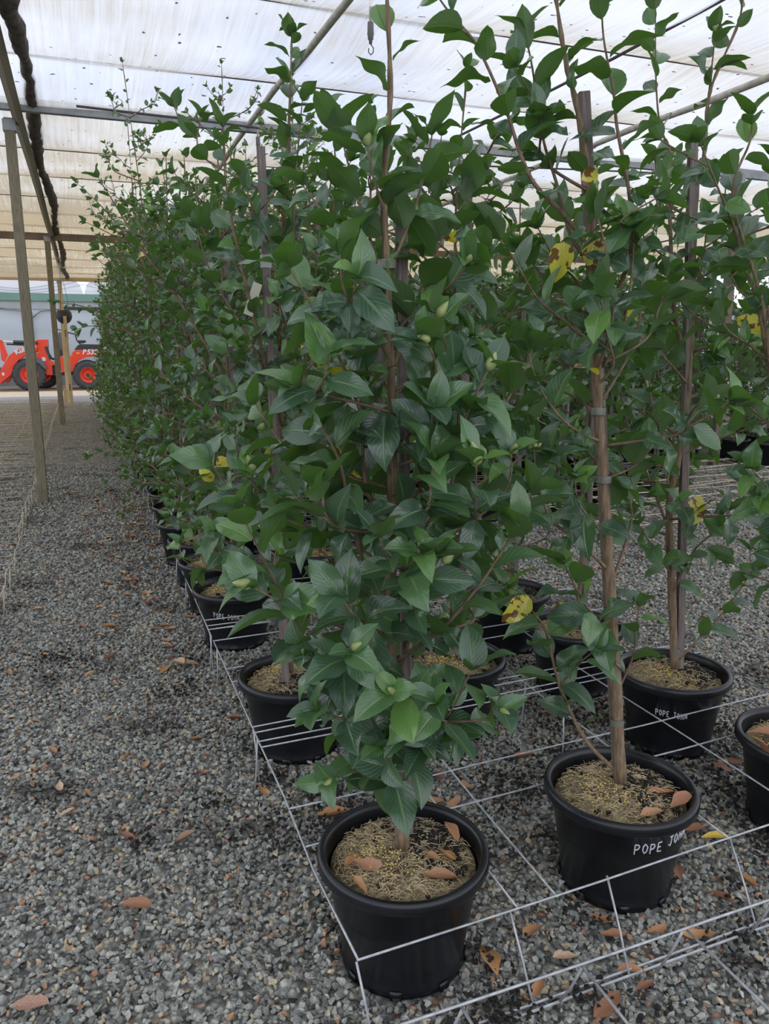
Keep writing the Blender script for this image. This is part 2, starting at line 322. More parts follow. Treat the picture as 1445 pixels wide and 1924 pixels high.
g = MB(); g.box((7, 44.4, -.1), (106, 34, .21)); tag(g.build('road_verge', M_BANK), 'brown dirt verge by the plastic greenhouse', kind='structure')

ROOF_Z, BAY, Y0 = 3.50, 1.5, 5.20
XL, XR, YN, YF = -5.0, 17.0, -1.2, 23.9
def roof_z(x, y):
    f = ((y - Y0) / BAY) % 1.0
    far = max(0, (y - 16) / 8) * .22
    return ROOF_Z - far - .075 * (sin(pi * f) ** .8) * (1 + .35 * sin(x * 1.3 + y)) - .012 * sin(x * 2.1 + 3 * sin(y))
xs = np.arange(XL, XR + .01, .25); ys = np.arange(YN, YF + .001, BAY / 12)
V = [(x, y, roof_z(x, y)) for y in ys for x in xs]; nx = len(xs)
F = [(j * nx + i, j * nx + i + 1, (j + 1) * nx + i + 1, (j + 1) * nx + i) for j in range(len(ys) - 1) for i in range(nx - 1)]
tag(link_mesh('ceiling', V, F, M_CLOTH, smooth=True), 'stained translucent shade cloth roof sagging between wires', kind='structure')
k = 0; y = Y0 - 4 * BAY
while y < YF:
    k += 1
    far = max(0, (y - 16) / 8) * .22
    t = MB(); t.tube([(XL + i * (XR - XL) / 12, y, ROOF_Z - far - .008) for i in range(13)], .006, 5)
    tag(t.build('trim_%d' % k, M_DARKLINE), 'thin dark seam wire across the cloth roof', kind='structure'); y += BAY

# posts, beams, pipes
def post(x, y, z, s, m, label, name='roof_post'):
    r = empty(name, (x, y, 0)); tag(r, label, 'post')
    b = MB(); b.box((0, 0, z / 2), (s, s, z)); b.build('shaft', m, r, bevel=.006)
    h = MB(); h.tube([(-s * .2, -s / 2 - .001, .12), (-s * .2, -s / 2 - .012, .12)], .009, 8); h.build('bolt', M_STEEL, r)
    h = MB(); h.box((0, 0, z - .06), (s + .02, s + .02, .09)); h.build('cap_bracket', M_STEEL, r)
    return r
post(-.446, 7.99, 3.36, .085, M_POST, 'nearest timber roof post standing beside the gravel path')
post(-.443, 15.97, 3.36, .095, M_POST, 'second timber roof post down the path, thinner looking than the nearest')
post(-.44, 23.5, 3.16, .11, M_PALE, 'pale timber post at the far edge of the shade house roof')
post(7.15, 7.55, 3.36, .095, M_BROWNSTEEL, 'brown roof post seen high at the right among the leaves')
def beam(name, x0, x1, y, z, h, d, m, label):
    b = MB(); b.box(((x0 + x1) / 2, y, z), (x1 - x0, d, h)); o = b.build(name, m, bevel=.004)
    return tag(o, label, 'beam')
beam('cross_beam', -5, 12, 7.72, 3.41, .10, .06, M_STEEL, 'grey steel cross beam under the cloth roof, nearest one')
beam('cross_beam', -5, 12, 16.1, 3.36, .12, .09, M_BROWNSTEEL, 'brown cross beam halfway down the cloth roof')
beam('cross_beam', -5, 17, 23.85, 3.20, .12, .09, M_PALE, 'pale timber edge beam closing the far end of the roof')
b = MB(); pts = [(-.37, yy, 3.37 - .02 * sin(yy)) for yy in np.arange(-1.8, 24, 1.5)]
b.tube(pts, .045, 4); tag(b.build('ridge_timber', M_POST), 'long dark timber running over the row of posts', 'beam')
# sagging fold of rotted leaves where two cloths join
rr = random.Random(3); V = MB(); pts = []; rad = []
for i in range(220):
    yy = 3.0 + i * .095
    pts.append((-.26 + .03 * sin(yy * 1.1) + rr.uniform(-.012, .012), yy, 3.47 - .035 * abs(sin((yy - Y0) / BAY * pi)) - rr.uniform(0, .02) - max(0, (yy - 16) / 8) * .2))
    rad.append(.030 + .022 * abs(sin(yy * .9)) + rr.uniform(0, .014))
V.tube(pts, rad, 8); tag(V.build('debris_fold', M_DEBRIS, smooth=True), 'dark lumpy fold of dead leaves along the roof cloth join', 'roof debris')
# cables crossing under the roof
def cable(pts, r, label, m=M_DARKLINE, name='roof_cable'):
    b = MB(); b.tube(pts, r, 6); return tag(b.build(name, m, smooth=True), label, 'cable')
cable([(.1, 7.4, 3.36), (1.2, 7.25, 3.30), (2.0, 7.2, 3.26)], .010, 'short dark cable hanging just under the steel beam at upper left')
cable([(4.05, 8.53, 3.42), (4.9, 8.3, 3.41), (9, 7.5, 3.4)], .009, 'dark cable running level below the steel beam at upper right')
cable([(3.67, 4.1, 3.44), (3.65, 5.14, 3.43), (3.6, 6.2, 3.42), (3.53, 7.5, 3.42)], .012, 'purplish cable slanting over the tallest shoots at upper right')
cable([(9.8, 9.3, 3.4), (10.6, 12.8, 3.4), (10.9, 15.9, 3.38)], .014, 'dark cable receding beside the brown right post')
def pipe(x, y0, y1, z, r, label):
    o = empty('irrigation_pipe', (x, y0, z)); tag(o, label, 'pipe')
    b = MB(); b.tube([(0.02 * sin(i), i * (y1 - y0) / 20, -.012 * (i % 2)) for i in range(21)], r, 12); b.build('pipe', M_PIPE, o, smooth=True)
    for j in range(int((y1 - y0) / 3)):
        c = MB(); c.tube([(0, 1.2 + j * 3, 0), (0, 1.27 + j * 3, 0)], r * 1.35, 12); c.build('coupling', M_PIPE, o, smooth=True)
pipe(1.58, 3.0, 21, 3.42, .024, 'thin grey irrigation pipe overhead, left one above the big front plant')
pipe(4.95, 3.0, 21, 3.42, .028, 'grey irrigation pipe overhead at the right, with clips')
def sprinkler(x, y, z, label):
    o = empty('sprinkler', (x, y, z)); tag(o, label, 'sprinkler', 'sprinklers hanging from the overhead pipe')
    b = MB(); b.tube([(0, 0, 0), (0, 0, -.15)], .009, 8); b.build('dropper', M_PIPE, o, smooth=True)
    b = MB(); b.lathe([(.001, -.13), (.018, -.132), (.02, -.2), (.017, -.205), (.017, -.225), (.011, -.23), (.009, -.25), (.001, -.252)], 16); b.build('body', plain('sprinkler_plastic', (.16, .15, .15), .6), o, smooth=True)
    b = MB(); b.tube([(0, 0, -.25), (.018, 0, -.27), (.016, 0, -.295), (0, 0, -.31), (-.014, 0, -.295), (-.012, 0, -.275)], .0035, 6); b.build('nozzle_hook', M_DARKLINE, o, smooth=True)
sprinkler(1.76, 4.92, 3.48, 'sprinkler dangling below the cloth at the top centre')
sprinkler(1.62, 7.55, 3.42, 'smaller looking sprinkler dangling farther back, above the left stake')

# ------------------------------------------------------------------ plastic greenhouse beyond the road
GY = 31.5
def plastic(name, col, rough=.45, noise=.12, ns=.5, stretch=(1, 1, 1)): return plain(name, col, rough, noise=noise, nscale=ns, stretch=stretch)
gh = empty('plastic_greenhouse', (0, GY, 0)); tag(gh, 'long pale plastic greenhouse with a green gutter band behind the tractor', 'greenhouse')
def face(z0, z1, name, m, y=0.0, th=.1):
    b = MB(); b.box((7, y + th / 2, (z0 + z1) / 2), (104, th, z1 - z0)); return b.build(name, m, gh)
face(.40, 2.78, 'side_wall', plastic('greenhouse_plastic_wall', (.44, .50, .53), .4, .12, .9, (.5, 1, 1.6)))
face(0.0, .40, 'base_board', plain('grey_base_board', (.16, .165, .165), .8, noise=.2, nscale=3), -.03)
face(2.70, 3.0, 'eave_panel', plain('eave_plastic', (.33, .37, .37), .5, noise=.2, nscale=1.2), -.04)
face(2.98, 3.24, 'green_gutter', plain('green_gutter_paint', (.13, .25, .20), .5, noise=.08, nscale=1), -.12, .18)
# arched roof bays (white film)
M_FILM = plain('white_roof_film', (.72, .73, .76), .5, noise=.12, nscale=1.2, stretch=(.4, 1, 4))
for i in range(8):
    x0 = -13 + i * 4.4
    b = MB(); P = [(x0 + 4.4 * (.5 - .5 * cos(pi * t / 10)) * 1.0, 3.22 + 1.15 * sin(pi * t / 10)) for t in range(11)]
    b.prism(P, 0.1, 14); b.build('roof_bay', M_FILM, gh)
    h = MB()
    for j in range(3):
        h.tube([(x0 + 4.4 * t / 12, .04, 3.95 - .18 * j - (.55 - .1 * j) * sin(pi * t / 12)) for t in range(13)], .008, 4)
    h.build('film_rope', plain('grey_rope', (.35, .35, .37), .8), gh)
for i in range(16):
    x0 = -14.4 + i * 3.2
    b = MB(); b.tube([(x0, -.10, 0), (x0, -.10, 2.6)], .035, 8)
    for s in (-1, 1): b.tube([(x0, -.10, 2.38), (x0 + s * .3, -.10, 2.62), (x0 + s * 1.0, -.10, 2.72), (x0 + s * 1.6, -.1, 2.78)], .022, 6)
    b.build('frame_post', plain('greenhouse_frame_pipe', (.22, .21, .20), .6, .2), gh, smooth=True)

# ------------------------------------------------------------------ tractor
T0 = empty('wheel_loader', (-1.66, 28.6, .012)); tag(T0, 'small orange-red wheel loader parked behind the posts at left', 'tractor')
RED = plain('orange_red_paint', (.72, .055, .022), .35, noise=.06, nscale=3)
TYRE = plain('black_tyre_rubber', (.055, .055, .058), .8, noise=.2, nscale=20); DARK = plain('dark_plastic', (.03, .032, .036), .5)
STEERG = plain('grey_plastic', (.10, .105, .115), .5); CHROME = plain('ram_chrome', (.5, .5, .5), .3, .8)
def P(cx, cy): return ((cx / 7.225 - 57) / 61.5, (731.5 - (600 + cy / 7.225)) / 55.0)
def wheel(x, r, y, w, label=None):
    o = MB(); c = []
    prof = [(r * .55, -w * .42), (r * .80, -w * .5), (r * .95, -w * .44), (r, -w * .2), (r, w * .2), (r * .95, w * .44), (r * .80, w * .5), (r * .55, w * .42)]
    n = 40; V = [(x + p * cos(2 * pi * k / n), y + q, r + p * sin(2 * pi * k / n)) for p, q in prof for k in range(n)]
    F = [(i * n + k, i * n + (k + 1) % n, (i + 1) * n + (k + 1) % n, (i + 1) * n + k) for i in range(len(prof) - 1) for k in range(n)]
    o.add(V, F)
    for k in range(22):
        a = 2 * pi * k / 22
        for s in (-1, 1):
            a2 = a + (pi / 22 if s > 0 else 0)
            M = Matrix.Rotation(-a2, 4, 'Y') @ Matrix.Translation((r * .985, s * w * .24, 0)) @ Matrix.Rotation(s * .55, 4, 'X')
            o.box((x, y, r), (r * .09, w * .5, r * .075), M)
    t = o.build('wheel', TYRE, T0)
    h = MB(); prof = [(r * .58, -w * .40), (r * .53, -w * .43), (r * .50, -w * .25), (r * .36, -w * .16), (r * .30, -w * .26), (r * .12, -w * .28), (r * .1, -w * .34), (.001, -w * .34)]
    V = [(x + p * cos(2 * pi * k / n), y + q, r + p * sin(2 * pi * k / n)) for p, q in prof for k in range(n)]
    F = [(i * n + k, i * n + (k + 1) % n, (i + 1) * n + (k + 1) % n, (i + 1) * n + k) for i in range(len(prof) - 1) for k in range(n)]
    h.add(V, F); h.build('rim', RED, t, smooth=False)
    q = MB(); q.tube([(x, y - w * .38, r), (x, y - w * .2, r)], r * .12, 12); q.build('hub', DARK, t)
XRW = 1.78
wheel(0, .49, -.32, .34); wheel(0.38, .48, .85, .34); wheel(XRW, .46, -.32, .34); wheel(XRW, .46, .85, .34)
def pr(name, pts, y0, y1, m=RED, parent=T0, bevel=.012):
    b = MB(); b.prism([P(*p) for p in pts], y0, y1); return b.build(name, m, parent, bevel=bevel)
boom = [(0, 880), (0, 850), (40, 700), (110, 590), (170, 510), (260, 450), (400, 390), (520, 350), (560, 400), (520, 480), (400, 500), (300, 560), (220, 640), (180, 750), (90, 815)]
lb = pr('lift_arm', boom, -.38, -.26); pr('lift_arm', boom, .75, .87)
pr('arm_crosspiece', [(20, 790), (90, 700), (200, 745), (110, 860)], -.26, .75)
pr('link_bracket', [(60, 320), (75, 312), (105, 322), (155, 510), (100, 592), (65, 565)], -.36, -.26)
b = MB(); b.tube([(*[P(100, 336)[0]], -.32, P(100, 336)[1]), (P(285, 345)[0], -.32, P(285, 345)[1])], .025, 8); b.build('ram_rod', CHROME, T0)
b = MB(); b.tube([(P(240, 340)[0], -.32, P(240, 340)[1]), (P(560, 352)[0], -.32, P(560, 352)[1])], .055, 8); b.tube([(P(150, 368)[0], -.3, P(150, 368)[1]), (P(400, 380)[0], -.3, P(400, 380)[1])], .03, 8); b.build('tilt_ram', DARK, T0)
b = MB(); b.tube([(P(260, 590)[0], -.2, P(260, 590)[1]), (P(560, 520)[0], -.2, P(560, 520)[1])], .05, 8); b.build('lift_ram', DARK, T0)
pr('mast', [(500, 330), (570, 310), (690, 308), (690, 400), (655, 470), (700, 585), (770, 605), (770, 630), (722, 645), (722, 765), (600, 765), (560, 620), (500, 520), (560, 470)], -.30, .72)
pr('mast_slot', [(640, 400), (690, 400), (720, 560), (700, 575)], -.32, -.28, DARK)
pr('front_fender', [(480, 540), (540, 535), (610, 590), (655, 660), (630, 690), (560, 620), (500, 580)], -.52, -.2, STEERG)
pr('decal', [(590, 538), (640, 535), (648, 582), (600, 586)], -.312, -.302, M_WHITE); pr('decal', [(55, 725), (88, 722), (90, 760), (58, 762)], -.392, -.382, M_WHITE)
pr('hose_guard', [(715, 600), (800, 620), (790, 745), (720, 740)], -.2, .6, DARK)
for j in range(3):
    b = MB(); b.tube([(P(690, 470 + j * 20)[0], -.22 + j * .05, P(690, 470 + j * 20)[1]), (P(730, 545 + j * 10)[0], -.22 + j * .05, P(730, 545 + j * 10)[1]), (P(820, 560 + j * 12)[0], -.22 + j * .05, P(820, 560 + j * 12)[1])], .014, 6); b.build('hose', DARK, T0)
pr('rear_body', [(800, 535), (995, 520), (1015, 470), (1050, 448), (1480, 450), (1500, 560), (1400, 560), (1300, 530), (1200, 535), (1100, 575), (1040, 640), (1000, 722), (850, 732)], -.36, .9)
pr('side_panel', [(800, 440), (850, 440), (870, 520), (800, 535)], -.2, .7, DARK)
pr('engine_hood', [(1040, 442), (1085, 388), (1130, 368), (1440, 375), (1480, 445)], -.25, .8, DARK)
pr('floor_plate', [(720, 745), (1040, 735), (1040, 770), (720, 770)], -.25, .8, DARK)
pr('indicator_lamp', [(1065, 475), (1110, 475), (1110, 500), (1065, 500)], -.385, -.362, plain('amber_lens', (.8, .28, .02), .3))
pr('seat', [(1090, 335), (1100, 320), (1200, 318), (1215, 340), (1170, 360), (1120, 358)], .0, .5, DARK)
b = MB(); b.tube([(P(1075, 265)[0], .0, P(1075, 265)[1]), (P(1085, 320)[0], .0, P(1085, 320)[1]), (P(1130, 372)[0], .0, P(1130, 372)[1])], .022, 6); b.box((P(1075, 265)[0], 0, P(1075, 265)[1]), (.05, .05, .07)); b.build('lever', DARK, T0)
pr('steering_column', [(820, 500), (815, 280), (850, 210), (940, 240), (975, 285), (935, 400), (950, 515), (900, 520)], .12, .42, STEERG)
sw = MB(); cx, cz = P(965, 215)
sw.tube([(cx + .30 * cos(a) * cos(.3), .27 + .22 * sin(a), cz - .30 * cos(a) * sin(.3)) for a in [2 * pi * i / 20 for i in range(21)]], .018, 6)
sw.tube([(cx, .27, cz), (cx - .03, .27, cz - .14)], .035, 8); sw.tube([(cx - .2, .27, cz + .06), (cx + .2, .27, cz - .06)], .02, 6); sw.build('steering_wheel', DARK, T0)
b = MB(); b.box((2.25, .27, 2.62), (2.2, 1.25, .07)); b.build('canopy', DARK, T0, bevel=.02)
for yy in (-.25, .79): b = MB(); b.tube([(2.45, yy, .95), (2.35, yy, 2.6)], .03, 8); b.build('canopy_post', DARK, T0)
tw = MB(); tw.tube([(P(-20, 690)[0], -.3, P(-20, 745)[1]), (P(-20, 690)[0], .8, P(-20, 745)[1])], .2, 16); tw.build('bucket_roller', DARK, T0)
def text_part(txt, size, loc, rot, m, parent, name='lettering', shear=0, bold=.0):
    c = bpy.data.curves.new(name, 'FONT'); c.body = txt; c.size = size; c.extrude = .002; c.shear = shear; c.offset = bold
    t = bpy.data.objects.new(name, c); COL.objects.link(t)
    dg = bpy.context.evaluated_depsgraph_get(); me = bpy.data.meshes.new_from_object(t.evaluated_get(dg)); bpy.data.objects.remove(t)
    me.materials.clear(); me.materials.append(m)
    o = bpy.data.objects.new(name, me); COL.objects.link(o); o.location = loc; o.rotation_euler = rot; o.parent = parent
    return o
x, z = P(262, 500); text_part('Kubota', .22, (x, -.392, z), (pi / 2, -radians(22), 0), M_WHITE, T0, bold=.008)
x, z = P(1145, 498); text_part('R530', .22, (x, -.372, z), (pi / 2, 0, 0), M_WHITE, T0, shear=.25, bold=.008)

# black bowl and pale stakes at the far end of the path
o = empty('black_bowl', (-.36, 21.6, 2.16)); tag(o, 'round black bowl hanging behind the pale stakes at the path end', 'bowl')
b = MB(); b.lathe([(.001, -.20), (.07, -.19), (.135, -.145), (.178, -.07), (.19, .0), (.178, .07), (.14, .13), (.13, .13), (.165, .06), (.17, 0), (.12, -.12), (.001, -.16)], 32); b.build('shell', DARK, o, smooth=True)
b = MB()
for a in (0, 2.1, 4.2): b.tube([(.14 * cos(a), .14 * sin(a), .13), (0, 0, 1.17)], .004, 4)
b.build('hanger_wire', M_DARKLINE, o)
def stake(x, y, z, s, lean, label, mark=False):
    o = empty('timber_stake', (x, y, 0)); tag(o, label, 'stake')
    b = MB(); n = 6
    for i in range(n): pass
    b.add([(-s / 2, -s / 2, 0), (s / 2, -s / 2, 0), (s / 2, s / 2, 0), (-s / 2, s / 2, 0), (-s / 2 + lean, -s / 2, z), (s / 2 + lean, -s / 2, z), (s / 2 + lean, s / 2, z), (-s / 2 + lean, s / 2, z)],
          [(3, 2, 1, 0), (4, 5, 6, 7), (0, 1, 5, 4), (1, 2, 6, 5), (2, 3, 7, 6), (3, 0, 4, 7)])
    sh = b.build('shaft', M_PALE, o)
    if mark:
        for k in range(3):
            q = MB(); q.box((-.012, -s / 2 - .003, z - .35 - k * .055), (.03, .004, .03)); q.build('stamp_mark', M_BLACKINK, sh)
            q = MB(); q.box((-.012, -s / 2 - .003, .40 + k * .055), (.03, .004, .03)); q.build('stamp_mark', M_BLACKINK, sh)
stake(-.33, 20.6, 2.12, .075, .0, 'pale new timber stake in front of the black bowl', True)
stake(-.46, 20.9, .42, .09, 0, 'short stubby timber peg at the foot of the pale stake')

# ------------------------------------------------------------------ pots
POT_H, R_RIM, R_TOP, R_BASE = .29, .205, .186, .150
POT_PROF = [(.001, .008), (R_BASE - .012, .008), (R_BASE - .008, 0), (R_BASE, .002), (R_BASE + .002, .018), (R_BASE - .002, .024), (R_BASE + .003, .06),
            (R_TOP - .004, .248), (R_TOP + .006, .252), (R_RIM - .004, .256), (R_RIM, .262), (R_RIM, .280), (R_RIM - .003, .288), (R_RIM - .012, .2905), (R_RIM - .019, .286), (R_RIM - .022, .275), (R_TOP - .012, .235), (R_TOP - .015, .20), (R_TOP - .017, .16)]
def make_pot_mesh():
    b = MB(); b.lathe(POT_PROF, 72)
    # drainage notches at the foot
    for k in range(8):
        a = 2 * pi * k / 8 + .3; M = Matrix.Rotation(a, 4, 'Z')
        b.box((0, 0, 0), (.004, .026, .022), M @ Matrix.Translation((R_BASE + .003, 0, .012)))
    return b
pot_src = make_pot_mesh().build('pot', M_POT, smooth=True)
POT_ME = pot_src.data; bpy.data.objects.remove(pot_src)
mod_sm = POT_ME
def soil_mesh(seed, z0=.246):
    r = random.Random(seed); n, m = 40, 12; V = [(0, 0, z0 + .028)]
    for j in range(1, m + 1):
        for k in range(n):
            rr = (R_TOP - .0125) * j / m; a = 2 * pi * k / n
            V.append((rr * cos(a), rr * sin(a), z0 + .026 * (1 - (j / m) ** 2) + (.009 * sin(5 * a + seed + j) * sin(j * 1.7 + seed) + r.uniform(-.004, .004)) * (j < m)))
    F = [(0, 1 + k, 1 + (k + 1) % n) for k in range(n)]
    F += [(1 + (j - 1) * n + k, 1 + j * n + k, 1 + j * n + (k + 1) % n, 1 + (j - 1) * n + (k + 1) % n) for j in range(1, m) for k in range(n)]
    me = bpy.data.meshes.new('soil'); me.from_pydata(V, [], F); me.update(); me.materials.append(M_SOIL)
    me.polygons.foreach_set('use_smooth', [True] * len(me.polygons)); return me
SOILS = [soil_mesh(i) for i in range(4)]
def obj(name, me, parent, loc=(0, 0, 0), rz=0, sc=1):
    o = bpy.data.objects.new(name, me); COL.objects.link(o); o.location = loc; o.rotation_euler = (0, 0, rz); o.scale = (sc,) * 3; o.parent = parent; return o

# hand lettering as strokes in a unit box (x 0..1, y 0..1 per letter)
STROKES = {'P': [[(0, 0), (.02, 1)], [(0, 1), (.55, .95), (.7, .75), (.5, .5), (.05, .45)]],
 'O': [[(.35, 1), (.05, .75), (.0, .35), (.3, 0), (.65, .2), (.75, .65), (.35, 1)]],
 'E': [[(.65, 1), (.05, .95), (0, .05), (.65, 0)], [(.03, .5), (.5, .52)]],
 'J': [[(.1, 1), (.8, 1)], [(.5, 1), (.5, .25), (.3, 0), (.02, .2)]],
 'H': [[(0, 1), (.02, 0)], [(.65, 1), (.66, 0)], [(0, .5), (.65, .52)]],
 'N': [[(0, 0), (0, 1), (.65, .02), (.66, 1)]]}
def pot_radius(z): return R_BASE + .003 + (R_TOP - .004 - R_BASE - .003) * (z - .06) / .188
def lettering(pot, x, y, phi0, zc, h, wch, tilt=0.0, seed=1):
    """phi0 = angle, to the right seen from the aisle, where the writing starts"""
    r = random.Random(seed); th = atan2(-y, -x); b = MB(); adv = 0
    for ch in 'POPE JOHN':
        if ch == ' ': adv += wch * .7; continue
        dz = r.uniform(-.08, .08) * h
        for st in STROKES[ch]:
            pts = []
            dense = []
            for i in range(len(st) - 1):
                for q in range(4): dense.append((st[i][0] + (st[i + 1][0] - st[i][0]) * q / 4, st[i][1] + (st[i + 1][1] - st[i][1]) * q / 4))
            dense.append(st[-1])
            for px, py in dense:
                s = adv + px * wch * .82; z = zc + (py - .5) * h + dz + tilt * s
                R = pot_radius(z) + .0006; a = th + phi0 + s / R
                pts.append((R * cos(a), R * sin(a), z))
            b.tube(pts, .0016 if h > .02 else .0012, 5)
        adv += wch
    return b.build('handwriting', M_WHITE, pot)

# ------------------------------------------------------------------ leaves
def leaf_template(nu, nv, droop, fold, wave, serr=0.0, W=.25, tipv=.82):
    """unit-length leaf: x across, y along, z normal; returns verts, faces, uv"""
    V, UV = [], []
    for j in range(nv + 1):
        v = j / nv; hw = W * (sin(pi * min(1, v) ** tipv) ** .72) * (1 - .12 * v) if 0 < v < 1 else 0.0
        if v > .9: hw *= .75
        hw = max(hw, .008)
        for i in range(nu + 1):
            u = -1 + 2 * i / nu; x = u * hw
            if serr and abs(u) == 1 and j % 2: x *= 1 + serr
            z = fold * abs(x) - droop * v * v + wave * sin(v * 9 + (2 if u > 0 else 0)) * u * u * hw
            y = v * (1 - .30 * droop * v)
            V.append((x, y, z)); UV.append((i / nu, v))
    F = [(j * (nu + 1) + i, j * (nu + 1) + i + 1, (j + 1) * (nu + 1) + i + 1, (j + 1) * (nu + 1) + i) for j in range(nv) for i in range(nu)]
    return np.array(V, dtype=np.float64), np.array(F, dtype=np.int32), np.array(UV, dtype=np.float64)
rT = random.Random(11)
def templates(nu, nv, n, W, serr=0.0):
    return [leaf_template(nu, nv, rT.uniform(.05, .5), rT.uniform(.15, .6), rT.uniform(-.35, .35), serr, W * rT.uniform(.9, 1.1), rT.choice([.72, .8, .9])) for _ in range(n)]
T_NEAR = templates(6, 14, 10, .30, .03); T_MID = templates(4, 7, 6, .285); T_FAR = templates(2, 4, 5, .27)

def norm(a): return a / np.maximum(np.linalg.norm(a, axis=-1, keepdims=True), 1e-9)
def foliage_mesh(name, leaves, T, mat_, seed):
    """leaves: list of (pos, dir, normal, length, tone)"""
    rs = np.random.RandomState(seed)
    Vs, Fs, UVs, To = [], [], [], []; base = 0
    pick = rs.randint(0, len(T), len(leaves))
    for t in range(len(T)):
        idx = [i for i in range(len(leaves)) if pick[i] == t]
        if not idx: continue
        TV, TF, TU = T[t]
        pos = np.array([leaves[i][0] for i in idx]); d = norm(np.array([leaves[i][1] for i in idx])); n = np.array([leaves[i][2] for i in idx])
        n = norm(n - d * (n * d).sum(-1, keepdims=True)); x = np.cross(d, n)
        Ln = np.array([leaves[i][3] for i in idx])[:, None, None]; tone = np.array([leaves[i][4] for i in idx])
        V = pos[:, None, :] + Ln * (TV[None, :, 0:1] * x[:, None, :] + TV[None, :, 1:2] * d[:, None, :] + TV[None, :, 2:3] * n[:, None, :])
        k = len(idx); nV = len(TV)
        Vs.append(V.reshape(-1, 3)); Fs.append((TF[None] + (base + np.arange(k) * nV)[:, None, None]).reshape(-1, 4))
        UVs.append(np.tile(TU, (k, 1))); To.append(np.repeat(tone, nV)); base += k * nV
    V = np.concatenate(Vs); F = np.concatenate(Fs); U = np.concatenate(UVs); tone = np.concatenate(To)
    me = bpy.data.meshes.new(name); me.vertices.add(len(V)); me.vertices.foreach_set('co', V.astype(np.float32).ravel())
    me.loops.add(F.size); me.loops.foreach_set('vertex_index', F.ravel()); me.polygons.add(len(F)); me.polygons.foreach_set('loop_start', np.arange(0, F.size, 4, dtype=np.int32))
    me.update(calc_edges=True); me.polygons.foreach_set('use_smooth', np.ones(len(F), dtype=bool))
    uv = me.uv_layers.new(name='UVMap'); uv.data.foreach_set('uv', U[F.ravel()].astype(np.float32).ravel())
    at = me.attributes.new('tone', 'FLOAT', 'POINT'); at.data.foreach_set('value', tone.astype(np.float32))
    me.materials.append(mat_); return me

def resample(pts, step):
    P = [np.array(p, float) for p in pts]; out = [P[0]]; acc = 0
    # smooth with Catmull-Rom
    Q = []
    for i in range(len(P) - 1):
        p0 = P[max(i - 1, 0)]; p1 = P[i]; p2 = P[i + 1]; p3 = P[min(i + 2, len(P) - 1)]
        for s in range(5):
            t = s / 5; Q.append(.5 * ((2 * p1) + (-p0 + p2) * t + (2 * p0 - 5 * p1 + 4 * p2 - p3) * t * t + (-p0 + 3 * p1 - 3 * p2 + p3) * t ** 3))
    Q.append(P[-1]); return Q
def along(Q, step, start):
    """points spaced by step along polyline Q from fraction start on: (pos, tangent, fraction)"""
    seg = [np.linalg.norm(Q[i + 1] - Q[i]) for i in range(len(Q) - 1)]; tot = sum(seg); out = []; s = start * tot
    while s < tot:
        a = 0
        for i, l in enumerate(seg):
            if a + l >= s: out.append((Q[i] + (Q[i + 1] - Q[i]) * ((s - a) / max(l, 1e-9)), (Q[i + 1] - Q[i]) / max(l, 1e-9), s / tot)); break
            a += l
        s += step
    return out
UP = np.array([0, 0, 1.0])
def put_leaves(rs, Q, leaves, L0, step, start, yellow=.006, tip=True, toneb=0.0, upw=.55, skip=.0):
    a = rs.uniform(0, 6.28)
    for (p, t, f) in along(Q, step, start):
        a += 2.4 + rs.uniform(-.4, .4)
        if rs.rand() < skip: continue
        s = np.cross(t, UP if abs(t[2]) < .9 else np.array([1.0, 0, 0])); s /= np.linalg.norm(s); b = np.cross(t, s)
        rad = s * cos(a) + b * sin(a); spread = rs.uniform(.65, 1.35) - .3 * f
        d = t * cos(spread) + rad * sin(spread)
        if t[2] > .0: d = d + UP * -(.10 + .45 * (1 - min(1, t[2])) ) * rs.uniform(.4, 1.4)
        po = np.array([p[0], p[1], 0.0]); po /= max(.05, np.linalg.norm(po))
        n = t * .4 + UP * upw + po * .38 + rs.normal(0, .34, 3)
        tone = min(.8, max(0, rs.normal(.35 + toneb + .25 * f, .18)));
        if f > .88 and rs.rand() < .3: tone = .88
        if rs.rand() < yellow: tone = 1.0
        leaves.append((p + rad * .006, d, n, L0 * rs.uniform(.68, 1.12) * (1 - .25 * max(0, f - .8) / .2), tone))
    if tip:
        p = Q[-1]; t = Q[-1] - Q[-2]; t = t / max(np.linalg.norm(t), 1e-9)
        for k in range(3):
            a += 2.2; s = np.cross(t, np.array([.3, .9, .2])); s /= max(np.linalg.norm(s), 1e-6); b = np.cross(t, s); rad = s * cos(a) + b * sin(a)
            leaves.append((p, t * cos(.6) + rad * sin(.6), t * .5 + UP * .4 + rs.normal(0, .2, 3), L0 * rs.uniform(.55, .9), min(.88, max(0, rs.normal(.6, .2)))))

